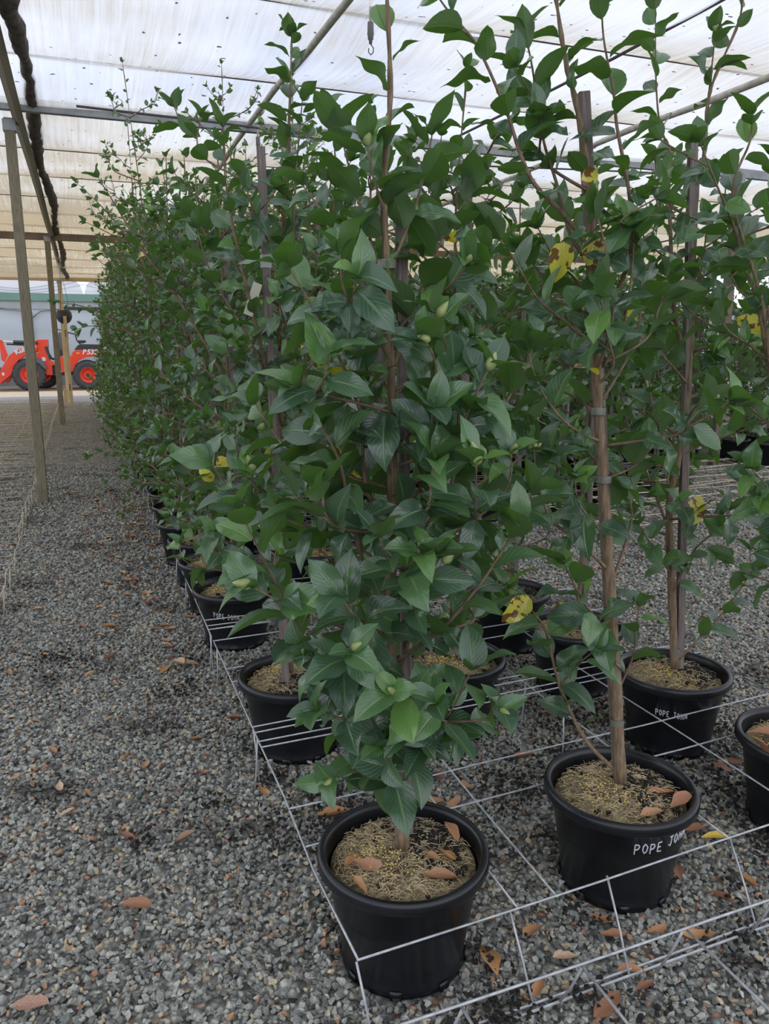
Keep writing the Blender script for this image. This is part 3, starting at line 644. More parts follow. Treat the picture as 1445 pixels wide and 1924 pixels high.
def taper(n, r0, r1): return [r0 + (r1 - r0) * i / max(1, n - 1) for i in range(n)]
def auto_branches(rs, trunk, z0, z1, n, R, twigs=2, rise=(.5, 1.0)):
    """branches round a trunk polyline; R(z) gives how far they reach"""
    TQ = resample(trunk, .05); zs = np.array([q[2] for q in TQ]); out = []; a = rs.uniform(0, 6.28)
    for i in range(n):
        z = z0 + (z1 - z0) * (i + rs.uniform(0, .8)) / n; p = TQ[int(np.argmin(abs(zs - z)))]
        a += 2.4 + rs.uniform(-.3, .3); reach = R((z - z0) / max(.01, z1 - z0)) * rs.uniform(.75, 1.15)
        h = reach * rs.uniform(*rise) * (.35 + .65 * min(1, 2.2 * (i + .5) / n)); dx, dy = cos(a), sin(a); wob = rs.uniform(-.06, .06, 4)
        b = [p, p + np.array([dx * reach * .45 + wob[0], dy * reach * .45 + wob[1], h * .32]), p + np.array([dx * reach * .8 + wob[2], dy * reach * .8 + wob[3], h * .72]), p + np.array([dx * reach, dy * reach, h * 1.15])]
        out.append(b)
        for k in range(twigs):
            f = rs.uniform(.3, .85); Q = resample(b, .05); q = Q[int(f * (len(Q) - 1))]; aa = a + rs.choice([-1, 1]) * rs.uniform(.5, 1.2); l = reach * rs.uniform(.28, .5)
            out.append([q, q + np.array([cos(aa) * l * .6, sin(aa) * l * .6, l * .35]), q + np.array([cos(aa) * l, sin(aa) * l, l * rs.uniform(.6, 1.0)])])
    return out
def bud_mesh():
    b = MB(); b.lathe([(.0005, 0), (.0055, .002), (.0100, .009), (.0105, .016), (.0075, .026), (.0035, .034), (.0006, .038)], 12)
    o = b.build('flower_bud', M_BUD, smooth=True); me = o.data; bpy.data.objects.remove(o); return me
BUD_ME = bud_mesh()
def add_bud(root, p, t, sc=1.0):
    o = obj('flower_bud', BUD_ME, root, tuple(p)); o.rotation_mode = 'QUATERNION'; o.rotation_quaternion = Vector(tuple(t)).to_track_quat('Z', 'Y'); o.scale = (sc, sc, sc)
    return o
def fibres(root, seed, n=900):
    """fine straw strands and seed husks lying on the mulch"""
    r = random.Random(seed); b = MB()
    for _ in range(n):
        rr = .165 * math.sqrt(r.random()); a = r.uniform(0, 6.28); x, y = rr * cos(a), rr * sin(a); z = .250 + .026 * (1 - (rr / .17) ** 2) + r.uniform(.002, .010)
        d = r.uniform(0, 6.28); l = r.uniform(.012, .038); k = r.uniform(-.5, .5); w_ = .0007
        pts = [(x + l * t * cos(d + k * t), y + l * t * sin(d + k * t), z + .004 * sin(pi * t)) for t in (0, .5, 1)]
        pts = [p for p in pts]
        if max(hypot(p[0], p[1]) for p in pts) > .172: continue
        b.tube(pts, w_, 3, cap=False)
    o = b.build('mulch_fibres', M_FIBRE, root); o['kind'] = 'stuff'
    b = MB()
    ca = r.uniform(2, 4)
    for _ in range(110):
        rr = abs(r.gauss(.085, .035)); a = ca + r.gauss(0, .8); x, y = rr * cos(a), rr * sin(a)
        if rr > .16: continue
        z = .254 + .026 * (1 - (rr / .17) ** 2) + r.uniform(.002, .008)
        z += .007; b.tube([(x, y, z - .0022), (x, y, z), (x, y, z + .0022)], [.0010, .0025, .0010], 5)
    o = b.build('fertiliser_beads', M_PRILL, root); o['kind'] = 'stuff'
    b = MB()
    for _ in range(120):
        rr = .155 * math.sqrt(r.random()); a = r.gauss(ca + 3, .8); x, y = rr * cos(a), rr * sin(a); z = .254 + .026 * (1 - (rr / .17) ** 2)
        s = r.uniform(.005, .013); M = Matrix.Rotation(r.uniform(0, 3), 4, 'Z') @ Matrix.Rotation(r.uniform(0, 3), 4, 'X')
        b.box((x, y, z + .003), (s * 1.4, s, s * .8), M)
    o = b.build('compost_lumps', M_CRUMB, root); o['kind'] = 'stuff'

def plant(x, y, label, trunk, branches, leafL=.105, step=.04, T=T_NEAR, seed=0, stake_=None, r0=.016, n_buds=12, group=None, near=True, m_leaf=None,
          name='potted_camellia', start=.18, ties=(), extra=None, split=True, skip=.0, trunk_leaves=.5, dense=0):
    """one camellia in its black pot; trunk/branches are 3D polylines relative to the pot's centre on the ground"""
    rs = np.random.RandomState(seed); root = empty(name, (x, y, 0)); tag(root, label, 'potted plant', group)
    pot = obj('pot', POT_ME, root); obj('soil', SOILS[seed % 4], root, rz=seed * 1.3)
    TQ = resample(trunk, .05); leaves = []
    b = MB(); rads = [r0 * (1 - .82 * min(1, (i / (len(TQ) - 1)) ** .8)) + .0012 * sin(i * 1.9) for i in range(len(TQ))]; b.tube([tuple(q) for q in TQ], rads, 10 if near else 6)
    b.build('trunk', M_TRUNK, root, smooth=True)
    allb = MB()
    for i, br in enumerate(branches):
        Q = resample(br, .05); ln = sum(np.linalg.norm(Q[k + 1] - Q[k]) for k in range(len(Q) - 1)); ra = min(.0085, .0022 + .006 * ln)
        mb = MB() if split else allb
        mb.tube([tuple(q) for q in Q], taper(len(Q), ra, .0016), 6 if near else 4)
        if split: mb.build('branch', M_TWIG if i % 3 else M_TRUNK, root, smooth=True)
        put_leaves(rs, Q, leaves, leafL * (1.08 if i < dense else 1), step * (.84 if i < dense else 1), start if ln > .25 else .1, skip=skip)
    if not split: allb.build('branches', M_TWIG, root, smooth=True)
    put_leaves(rs, TQ, leaves, leafL, step * 1.3, trunk_leaves)
    if extra: leaves += extra(rs)
    obj('foliage', foliage_mesh('foliage', leaves, T, m_leaf or M_LEAF, seed + 50), root)
    if stake_:
        s0, s1, sw_ = stake_; v = Vector(s1) - Vector(s0); b = MB(); q = v.to_track_quat('Z', 'Y').to_matrix().to_4x4(); b.box((0, 0, v.length / 2), (sw_, sw_, v.length))
        so = b.build('stake', M_STAKE, root, loc=s0, bevel=.002); so.rotation_mode = 'QUATERNION'; so.rotation_quaternion = v.to_track_quat('Z', 'X')
    for z in ties:
        q = TQ[int(np.argmin([abs(t[2] - z) for t in TQ]))]; b = MB()
        sx = sy = 0
        if stake_:
            f = 2 + (z - stake_[0][2]) / max(.01, stake_[1][2] - stake_[0][2]); sp = Vector(stake_[0]).lerp(Vector(stake_[1]), f); c = ((q[0] + sp.x) / 2, (q[1] + sp.y) / 2); rad = max(.03, .5 * hypot(q[0] - sp.x, q[1] - sp.y) + .02)
            if f < 0 or f > 1: c = (q[0], q[1]); rad = r0 + .001
        else: c = (q[0], q[1]); rad = r0 + .004
        if rad > .06: c = (q[0], q[1]); rad = r0 + .003
        b.lathe([(rad, -.009), (rad + .0006, 0), (rad, .009)], 16, (c[0], c[1], z)); b.build('tie', M_TIE, root, smooth=True)
    ends = [br for br in branches]; rs.shuffle(ends)
    for br in ends[:n_buds]:
        Q = resample(br, .05); t = Q[-1] - Q[-2]; t = t / max(1e-9, np.linalg.norm(t)); add_bud(root, Q[-1] + rs.normal(0, .004, 3), t + rs.normal(0, .35, 3), rs.uniform(.8, 1.25))
    return root, pot

MANUAL = {
 'A0': [
  [(-0.001,0.0,0.289),(-0.013,0.005,0.552),(-0.028,0.01,0.813),(-0.026,0.01,1.059),(-0.026,0.01,1.291),(-0.032,0.012,1.457),(-0.037,0.014,1.616),(-0.042,0.016,1.769),(-0.031,0.012,1.935),(-0.037,0.014,2.103),(-0.042,0.016,2.184)],
  [(-0.016,0.006,0.646),(-0.003,0.001,0.75),(0.053,0.033,0.897),(0.063,0.03,1.01),(0.075,-0.028,1.119),(0.116,-0.043,1.223)],
  [(-0.028,0.01,0.851),(-0.094,-0.018,0.978),(-0.139,-0.033,1.146),(-0.164,-0.045,1.237),(-0.213,-0.048,1.324),(-0.247,-0.057,1.372)],
  [(-0.026,0.01,0.999),(-0.083,0.01,1.157),(-0.103,-0.015,1.297),(-0.113,-0.021,1.405),(-0.15,-0.029,1.549)],
  [(-0.026,0.01,1.177),(-0.086,-0.032,1.265),(-0.148,-0.051,1.406),(-0.206,-0.072,1.507),(-0.266,-0.092,1.595)],
  [(-0.022,0.008,0.987),(0.008,-0.067,1.074),(0.047,-0.125,1.172),(0.053,-0.148,1.304),(0.04,-0.143,1.407),(0.011,-0.132,1.517)],
  [(0.052,-0.148,1.283),(0.066,-0.185,1.358),(0.086,-0.203,1.413)],
  [(-0.017,0.006,1.083),(0.083,0.022,1.192),(0.205,0.008,1.283),(0.309,-0.009,1.451)],
  [(-0.027,0.01,0.75),(0.045,-0.102,0.868),(0.107,-0.147,0.969),(0.166,-0.169,1.072),(0.204,-0.184,1.161)],
  [(-0.025,0.009,0.704),(-0.111,-0.065,0.743),(-0.179,-0.093,0.79),(-0.233,-0.073,0.848),(-0.274,-0.057,0.929),(-0.316,-0.041,1.029),(-0.362,-0.024,1.139)],
  [(-0.259,-0.063,0.894),(-0.309,-0.097,0.968),(-0.353,-0.102,1.001)],
  [(-0.016,0.006,0.552),(-0.118,-0.084,0.655),(-0.183,-0.102,0.7),(-0.235,-0.125,0.737)],
  [(-0.01,0.004,0.485),(0.007,-0.11,0.607),(0.043,-0.166,0.714),(0.073,-0.188,0.802)],
  [(-0.012,0.004,0.43),(-0.056,-0.064,0.531),(-0.099,-0.123,0.628)],
  [(-0.014,0.005,0.579),(-0.055,-0.139,0.707),(-0.087,-0.202,0.775),(-0.118,-0.233,0.805)],
  [(-0.028,0.01,0.813),(-0.027,-0.097,0.911),(-0.029,-0.182,1.005),(-0.021,-0.227,1.06)],
  [(-0.028,0.01,0.813),(-0.1,-0.069,0.876),(-0.173,-0.149,0.946),(-0.204,-0.18,0.992)],
  [(-0.037,0.014,1.595),(0.001,-0.0,1.688),(0.038,0.007,1.783),(0.054,0.001,1.867)],
  [(-0.037,0.014,1.553),(-0.064,0.056,1.692),(-0.088,0.086,1.799),(-0.107,0.094,1.88)],
  [(-0.028,0.011,1.403),(0.047,0.036,1.556),(0.1,0.048,1.678),(0.16,0.047,1.766)],
  [(-0.034,0.013,1.468),(-0.085,0.032,1.595),(-0.144,0.054,1.698),(-0.193,0.073,1.769)],
  [(-0.027,0.01,1.223),(-0.002,-0.085,1.321),(-0.002,-0.16,1.408),(-0.033,-0.18,1.467)],
  [(-0.027,0.01,1.142),(-0.018,-0.153,1.139),(-0.029,-0.203,1.211),(-0.033,-0.223,1.244)],
  [(-0.04,0.015,1.719),(-0.077,-0.014,1.781),(-0.09,-0.02,1.836)],
  [(-0.027,0.01,0.926),(-0.072,0.081,0.897),(-0.125,0.154,0.972),(-0.194,0.18,1.035)],
  [(-0.026,0.01,1.107),(-0.115,0.097,1.169),(-0.224,0.138,1.24),(-0.286,0.161,1.333)],
  [(-0.022,0.008,1.059),(0.118,0.009,1.072),(0.22,0.003,1.164),(0.295,-0.004,1.221)],
 ],
 'A1': [
  [(-0.015,0.006,0.29),(-0.016,0.006,0.619),(-0.021,0.008,1.004),(-0.023,0.009,1.368),(-0.009,0.003,1.712),(0.016,-0.006,1.958),(0.03,-0.011,2.195),(0.039,-0.015,2.393)],
  [(-0.002,0.001,1.542),(-0.005,0.002,1.745),(0.012,-0.005,1.99),(0.03,-0.011,2.226),(0.039,-0.015,2.393)],
  [(0.013,-0.005,1.473),(0.015,-0.059,1.74),(0.03,-0.065,1.98),(0.053,-0.073,2.196)],
  [(-0.019,0.007,1.188),(-0.1,-0.069,1.456),(-0.164,-0.099,1.729),(-0.194,-0.087,1.93),(-0.198,-0.086,2.095)],
  [(-0.021,0.008,1.261),(-0.132,-0.057,1.472),(-0.236,-0.018,1.67),(-0.276,-0.003,1.814)],
  [(-0.027,0.01,1.004),(-0.19,-0.035,1.198),(-0.302,0.007,1.268),(-0.41,0.047,1.371)],
  [(-0.015,0.006,1.368),(0.134,0.056,1.616),(0.18,0.039,1.859),(0.191,0.035,2.059),(0.177,0.04,2.222)],
  [(-0.018,0.007,0.698),(-0.144,-0.106,0.886),(-0.217,-0.132,0.95),(-0.281,-0.13,1.041)],
  [(-0.023,0.009,0.91),(-0.166,-0.151,1.038),(-0.205,-0.19,1.08),(-0.221,-0.216,1.217)],
 ],
 'B0': [
  [(-0.001,0.0,0.293),(-0.034,0.013,0.631),(-0.074,0.028,0.993),(-0.105,0.039,1.263),(-0.128,0.048,1.494),(-0.146,0.055,1.666),(-0.154,0.058,1.785),(-0.172,0.065,1.901),(-0.194,0.073,1.998),(-0.221,0.083,2.087),(-0.246,0.092,2.21),(-0.259,0.098,2.273)],
  [(-0.01,0.004,0.322),(-0.108,0.019,0.427),(-0.196,0.02,0.594),(-0.246,0.007,0.736),(-0.284,0.0,0.8),(-0.352,0.004,0.868)],
  [(-0.029,0.011,0.54),(0.007,-0.003,0.646),(0.013,-0.005,0.72),(0.015,-0.006,0.793)],
  [(-0.055,0.02,0.855),(0.014,0.048,0.989),(0.009,0.05,1.068),(-0.002,0.086,1.184)],
  [(-0.066,0.025,0.894),(-0.208,-0.029,1.003),(-0.291,-0.051,1.06),(-0.34,-0.064,1.16),(-0.367,-0.076,1.284)],
  [(-0.101,0.038,1.329),(-0.007,0.056,1.457),(0.024,0.076,1.573),(0.012,0.081,1.662)],
  [(-0.105,0.039,1.406),(-0.097,-0.017,1.498),(-0.116,-0.063,1.611),(-0.118,-0.063,1.701)],
  [(-0.122,0.046,1.452),(-0.223,0.03,1.511),(-0.317,0.012,1.567),(-0.391,-0.013,1.645),(-0.431,0.002,1.695)],
  [(-0.129,0.048,1.519),(-0.144,0.108,1.61),(-0.195,0.127,1.659),(-0.238,0.143,1.733)],
  [(-0.142,0.054,1.642),(-0.192,0.072,1.711),(-0.246,0.06,1.824),(-0.288,0.055,1.912),(-0.316,0.065,2.056),(-0.332,0.071,2.118)],
  [(-0.147,0.055,1.679),(-0.253,0.01,1.744),(-0.339,-0.001,1.803),(-0.382,-0.006,1.865),(-0.422,-0.012,1.944),(-0.49,-0.008,2.057),(-0.54,0.011,2.114),(-0.569,0.021,2.151)],
  [(-0.125,0.047,1.494),(-0.094,-0.018,1.64),(-0.116,-0.042,1.772),(-0.164,-0.045,1.92),(-0.176,-0.041,1.993),(-0.202,-0.031,2.101),(-0.211,-0.028,2.192)],
  [(-0.12,0.045,1.393),(-0.152,-0.05,1.516),(-0.201,-0.085,1.651),(-0.228,-0.075,1.739)],
  [(-0.101,0.038,1.224),(-0.232,-0.02,1.273),(-0.32,-0.04,1.351),(-0.357,-0.026,1.445)],
  [(-0.045,0.017,0.706),(-0.192,-0.088,0.831),(-0.248,-0.121,0.888),(-0.297,-0.123,0.97)],
  [(-0.196,0.02,0.594),(-0.186,-0.037,0.674),(-0.175,-0.094,0.736)],
  [(-0.073,0.027,0.979),(-0.211,-0.049,1.086),(-0.243,-0.069,1.155)],
  [(-0.087,0.033,1.13),(0.024,0.044,1.163),(0.102,0.047,1.255)],
 ],
 'C0': [
  [(0.006,-0.002,0.29),(-0.028,0.01,0.608),(-0.056,0.021,0.903),(-0.038,0.014,1.073),(-0.027,0.01,1.276),(-0.03,0.011,1.543),(-0.042,0.016,1.799),(-0.046,0.017,1.964),(-0.031,0.012,2.077),(-0.033,0.013,2.212),(-0.016,0.006,2.297),(0.041,-0.015,2.457),(0.038,-0.014,2.569)],
  [(0.011,-0.004,0.315),(0.157,-0.059,0.507),(0.212,-0.08,0.606),(0.264,-0.099,0.724)],
  [(-0.034,0.013,1.367),(-0.094,0.035,1.612),(-0.118,0.044,1.829),(-0.132,0.05,1.943),(-0.134,0.05,2.061),(-0.172,0.065,2.149),(-0.195,0.073,2.3),(-0.209,0.079,2.509)],
  [(-0.049,0.018,0.806),(-0.129,0.048,0.998),(-0.21,0.079,1.185),(-0.244,0.092,1.331)],
  [(-0.038,0.014,1.073),(-0.126,0.047,1.222),(-0.155,0.058,1.402),(-0.136,0.051,1.612)],
  [(-0.03,0.011,1.543),(0.039,-0.015,1.715),(0.042,-0.016,1.882),(0.039,-0.015,2.013)],
  [(-0.031,0.011,0.648),(-0.191,-0.035,0.811),(-0.261,-0.03,0.909)],
  [(-0.025,0.009,0.568),(-0.041,-0.091,0.754),(-0.016,-0.154,0.842),(0.028,-0.171,0.915)],
  [(-0.033,0.013,2.212),(-0.03,0.011,2.328),(-0.026,0.01,2.419)],
 ],
 'D0': [
  [(0.014,-0.005,0.28),(-0.034,0.013,0.6),(-0.089,0.033,0.927),(-0.155,0.058,1.163),(-0.205,0.077,1.355),(-0.241,0.091,1.495),(-0.281,0.105,1.618),(-0.334,0.126,1.709)],
  [(-0.205,0.077,1.355),(-0.294,0.057,1.581),(-0.408,0.068,1.825),(-0.379,0.057,1.963),(-0.381,0.058,2.02)],
  [(-0.089,0.033,0.927),(-0.2,0.022,1.001),(-0.286,0.001,1.056)],
  [(-0.066,0.025,0.766),(-0.213,-0.027,0.859),(-0.286,-0.053,0.933)],
  [(-0.155,0.058,1.163),(-0.141,0.053,1.384),(-0.191,0.072,1.612),(-0.222,0.084,1.804),(-0.248,0.093,1.937)],
 ],
}

# ------------------------------------------------------------------ plants: the front ones one by one
def tovec(bs): return [[np.array(p, float) for p in b] for b in bs]
def stray_yellow(items):
    """single yellow leaves with brown edges: (pos, dir, normal, length)"""
    return lambda rs: [(np.array(p, float), np.array(d, float), np.array(n, float), l, 1.0) for p, d, n, l in items]
def trunk_line(H, lean=(0, 0), seed=0, z0=.235):
    r = random.Random(seed); return [np.array([lean[0] * t + r.uniform(-.02, .02) * (t > 0), lean[1] * t + r.uniform(-.02, .02) * (t > 0), z0 + (H - z0) * t]) for t in (0, .2, .4, .6, .8, 1)]

# A0: biggest plant in the front
mb = tovec(MANUAL['A0']); rs = np.random.RandomState(2)
ab = auto_branches(rs, mb[0], .66, 1.5, 20, lambda f: .31 - .12 * f, 1, (.4, .9)) + auto_branches(rs, mb[0], .45, .66, 7, lambda f: .17, 0, (.15, .5))
A0, pA0 = plant(.63, 1.55, 'largest camellia with dense leaves and buds in the black pot nearest the camera', mb[0], mb[1:] + ab, .110, .041, T_NEAR, 1,
    ((.035, .055, .25), (.012, .06, 1.74), .024), .0175, 26, ties=(1.62,), trunk_leaves=.62, start=.22, dense=26)
fibres(A0, 4, 1500)
# B0: second front plant, bare lower stem
mb = tovec(MANUAL['B0']); rs = np.random.RandomState(3)
ab = auto_branches(rs, mb[0], 1.15, 1.85, 8, lambda f: .26 - .06 * f, 1, (.5, 1.0))
B0, pB0 = plant(1.29, 1.60, 'camellia with a bare straight brown stem and long top shoots, second front pot', mb[0], mb[1:] + ab, .103, .045, T_NEAR, 5,
    ((.022, .032, .25), (-.163, .093, 2.03), .026), .0175, 6, ties=(.47, .78, 1.13, 1.3), trunk_leaves=.55, start=.3, dense=18,
    extra=stray_yellow([((-.31, .0, .86), (-.5, 0, -.5), (.2, -.9, .5), .10), ((-.24, -.02, .84), (.3, 0, -.7), (-.3, -.9, .3), .095), ((-.24, .03, 1.69), (-.1, 0, -.9), (-.4, -.9, .2), .10), ((-.17, .03, 1.64), (.25, -.1, .9), (-.4, -.9, .3), .10), ((-.24, -.04, 1.80), (.5, 0, .6), (0, -.9, .2), .07)]))
fibres(B0, 7, 1100)
# C0
mb = tovec(MANUAL['C0']); rs = np.random.RandomState(4)
ab = auto_branches(rs, mb[0], .75, 1.9, 16, lambda f: .36 - .1 * f, 1, (.4, .9))
C0, pC0 = plant(1.96, 2.18, 'camellia tied to a grey stake in the lettered pot at right, behind the bare-stemmed one', mb[0], mb[1:] + ab, .1, .046, T_NEAR, 9,
    ((.03, .0, .25), (-.071, .027, 2.14), .026), .016, 8, ties=(.36, 1.02), trunk_leaves=.55, dense=9,
    extra=stray_yellow([((-.10, -.125, .865), (.35, -.13, .9), (-.5, -.8, .3), .125), ((-.14, .0, 1.05), (.7, 0, .25), (0, -.5, .8), .08)]))
fibres(C0, 12, 700)
# D0: cut by the right edge
mb = tovec(MANUAL['D0']); rs = np.random.RandomState(6)
ab = auto_branches(rs, mb[0], .7, 1.9, 14, lambda f: .30 - .05 * f, 1)
D0, pD0 = plant(1.995, 1.62, 'camellia whose pot is cut off by the right edge of the picture', mb[0], mb[1:] + ab, .098, .048, T_NEAR, 13, None, .015, 3, trunk_leaves=.5, dense=5)
fibres(D0, 15, 300)
# A1
mb = tovec(MANUAL['A1']); rs = np.random.RandomState(7)
ab = auto_branches(rs, mb[0], .55, 1.9, 24, lambda f: .36 - .12 * f, 1)
A1, pA1 = plant(.64, 2.64, 'camellia with a tall grey-brown stake, second pot of the left row from the front', mb[0], mb[1:] + ab, .094, .045, T_NEAR, 17,
    ((-.045, -.05, .25), (-.075, -.045, 2.06), .026), .014, 10, trunk_leaves=.5, dense=9, extra=stray_yellow([((-.25, .1, 1.05), (.8, 0, .2), (0, -.6, .7), .09)]))
fibres(A1, 21, 700)
b = MB(); b.box((-.070, -.046, 1.72), (.03, .03, .04)); b.build('stake_tape', plain('grey_white_tape', (.45, .46, .47), .5), A1)
# mid-distance ones, each its own shape
def mid(x, y, H, label, seed, leafL=.088, n=34, R=.38, T=T_MID, lean=(0, 0), st=True, step=.046, manual=(), buds=4, z0=.45, m_leaf=None, r0=.014, fib=True):
    rs = np.random.RandomState(seed); tr = trunk_line(H, lean, seed)
    ab = auto_branches(rs, tr, z0, H * .88, n, lambda f: R * (1 - .5 * f), 1)
    s = ((.03, -.01, .25), (.03 + lean[0] * .8, .01, H * .86), .024) if st else None
    r, p = plant(x, y, label, tr, tovec(manual) + ab, leafL, step, T, seed, s, r0, buds, trunk_leaves=.6, ties=(.6, 1.2) if st else (), m_leaf=m_leaf)
    if fib: fibres(r, seed, 250)
    return r, p
B1, pB1 = mid(1.25, 2.58, 2.35, 'camellia standing directly behind the gap between the two front pots', 31, .09, 34, .36, T_NEAR)
C1, pC1 = mid(1.90, 2.72, 2.15, 'camellia with two bare thin stems behind the bare-stemmed front plant', 33, .09, 22, .34, T_NEAR, z0=.75)
C2, pC2 = mid(1.87, 3.25, 2.1, 'camellia third from the front in the third row, pot half hidden by leaves', 35, .085, 24, .34, z0=.7)
A2, pA2 = mid(.62, 3.77, 2.35, 'camellia in the third pot of the left row, its branch leaning out over the path', 37, .088, 38, .38,
    manual=[[(0, 0, 1.3), (-.17, .02, 1.62), (-.33, .04, 1.86), (-.42, .04, 2.02), (-.50, .04, 2.16)], [(-.2, .02, 1.68), (-.4, 0, 1.8), (-.52, 0, 1.86)], [(0, 0, .5), (-.15, -.1, .62), (-.28, -.15, .78)]])
A3, pA3 = mid(.61, 4.31, 2.3, 'camellia in the fourth pot of the left row, brown mulch showing', 39, .08, 36, .38)
A4, pA4 = mid(.605, 4.84, 2.5, 'camellia in the fifth pot of the left row from the front', 41, .075, 38, .40,
    manual=[[(0, 0, .35), (-.18, .0, .52), (-.34, .05, .55), (-.44, .08, .46)], [(0, 0, .45), (-.2, .2, .6), (-.36, .35, .58), (-.42, .4, .5)]])
A5, pA5 = mid(.58, 5.37, 2.6, 'camellia in the sixth pot of the left row, low branch reaching over the path', 43, .07, 38, .42,
    manual=[[(0, 0, .42), (-.2, .16, .66), (-.42, .36, .74), (-.60, .52, .70)], [(0, 0, 1.2), (-.3, .25, 1.55), (-.52, .45, 1.70), (-.72, .6, 1.74)], [(0, 0, 1.6), (-.22, .3, 2.1), (-.38, .5, 2.35), (-.53, .63, 2.52)], [(-.22, .3, 2.1), (-.4, .4, 2.2), (-.5, .45, 2.25)], [(-.3, .25, 1.55), (-.5, .3, 1.58), (-.6, .3, 1.56)], [(-.2, .16, .66), (-.36, .2, .62), (-.48, .24, .56)]])
B2, pB2 = mid(1.21, 4.33, 2.55, 'camellia behind the left row whose pot shows white lettering between the leaves', 45, .085, 36, .36)
B3, pB3 = mid(1.22, 3.38, 2.45, 'camellia in the second row, black pot seen low behind the largest plant', 47, .09, 34, .36)

# writing on pots (angles to the right as seen from the path)
lettering(pB0, 1.29, 1.60, .26, .205, .030, .0205, .10, 2)
lettering(pC0, 1.96, 2.18, -.27, .185, .022, .0128, -.04, 3)
lettering(pA2, .62, 3.77, -.62, .195, .026, .0150, -.12, 4)
lettering(pA3, .61, 4.31, -.75, .195, .028, .0150, .02, 5)
lettering(pA4, .605, 4.84, -.95, .195, .026, .0150, 0, 8)
lettering(pB2, 1.21, 4.33, -.1, .185, .024, .0135, .1, 6)

# ------------------------------------------------------------------ the rows behind: a few kinds, copied
def kind(name, H, R, leafL, n, seed, m_leaf, T, step, tw=2, z0=.4):
    rs = np.random.RandomState(seed); tr = trunk_line(H, (rs.uniform(-.06, .06), 0), seed)
    ab = auto_branches(rs, tr, z0, H * .9, n, lambda f: R * (1.05 - .72 * f), tw, (.5, 1.0)) + auto_branches(rs, tr, z0 + .1, H * .8, 5, lambda f: R * (1.35 - .5 * f), tw + 1, (.5, 1.0))
    r, p = plant(0, -60, 'x', tr, ab, leafL, step, T, seed, ((.035, 0, .25), (.04, .01, H * .8), .024), .013, 0, near=False, m_leaf=m_leaf, split=False, trunk_leaves=.55)
    learn_kids(r); return r
big = [kind('k', 2.35, .38, .088, 30, 101, M_LEAF, T_MID, .05), kind('k', 2.15, .36, .085, 28, 102, M_LEAF, T_MID, .05), kind('k', 2.5, .36, .085, 32, 103, M_LEAF, T_MID, .05)]
small = [kind('k', 2.9, .42, .066, 40, 104, M_LEAF2, T_FAR, .040, 3, .16), kind('k', 3.0, .41, .064, 40, 105, M_LEAF2, T_FAR, .040, 3, .16), kind('k', 2.65, .42, .068, 38, 106, M_LEAF2, T_FAR, .040, 3, .16), kind('k', 2.35, .38, .070, 34, 107, M_LEAF2, T_FAR, .040, 3, .25)]
used = set()
def place(src, x, y, label, group, rz=None, sc=1.0):
    r = copy_tree(src); r.location = (x, y, 0)
    r.rotation_euler = (0, 0, rnd.uniform(0, 6.28) if rz is None else rz); r.scale = (1, 1, 1)
    tag(r, label, 'potted plant', group); return r
ORD = ['seventh', 'eighth', 'ninth', 'tenth', 'eleventh', 'twelfth', 'thirteenth', 'fourteenth', 'fifteenth', 'sixteenth', 'seventeenth', 'eighteenth', 'nineteenth', 'twentieth']
ysA = [5.92 + .58 * i for i in range(25)]
for i, yy in enumerate(ysA):
    if i < 2: continue
    far_ = i >= 6
    lab = 'small-leaved camellia at the far end of the left hedge row, in a black pot' if far_ else 'small-leaved camellia in the %s pot of the left hedge row' % ORD[i]
    r = place(small[[1, 0, 2, 0, 1, 2, 0, 2, 3][i % 9] if i < 14 else small.index(small[2 + i % 2])], (.60 + .004 * i) + rnd.uniform(-.04, .04), yy, lab, 'far camellias of the left row' if far_ else None)
MASS = 'camellias massed behind the front pots'
LABM = 'leafy camellia massed in the dense block behind the front pots'
for cx_, ylist in ((1.19, [4.9 + .58 * i for i in range(19)]), (1.80, [5.6 + .6 * i for i in range(13)]), (2.42, [5.9 + .62 * i for i in range(9)])):
    for i, yy in enumerate(ylist):
        if abs(cx_ - 1.19) < .01 and i == 1: continue
        src = (big if yy < 7 and cx_ > 1.5 else small)[rnd.randrange(3)]
        place(src, cx_ + rnd.uniform(-.04, .04), yy, LABM, MASS)
LABR = 'camellia in the farther bed at right, beyond the bare wire mesh'
for j in range(11):
    cx_ = 3.05 + .66 * j
    y0_ = [5.9, 5.6, 5.95, 6.3, 6.9, 7.6, 7.4, 7.2, 7.4, 7.8, 8.2][j]
    for i in range(6):
        if i and rnd.random() < .18: continue
        if hypot(cx_ - 7.15, y0_ + .66 * i - 7.55) < .5: continue
        src = (small[3] if rnd.random() < .35 else big[rnd.randrange(2)])
        place(src, cx_ + rnd.uniform(-.08, .08), y0_ + .66 * i + rnd.uniform(-.05, .05), LABR, 'camellias of the farther bed')
for j in range(7):
    place(small[rnd.randrange(2, 4)], 6.6 + 1.2 * j, 12.6 + rnd.uniform(-.4, .4), 'camellia at the back of the right-hand bed, far under the roof', 'backmost camellias at right')
for r in big + small:
    def kill(o):
        for c in list(o.children): kill(c)
        bpy.data.objects.remove(o)
    kill(r)
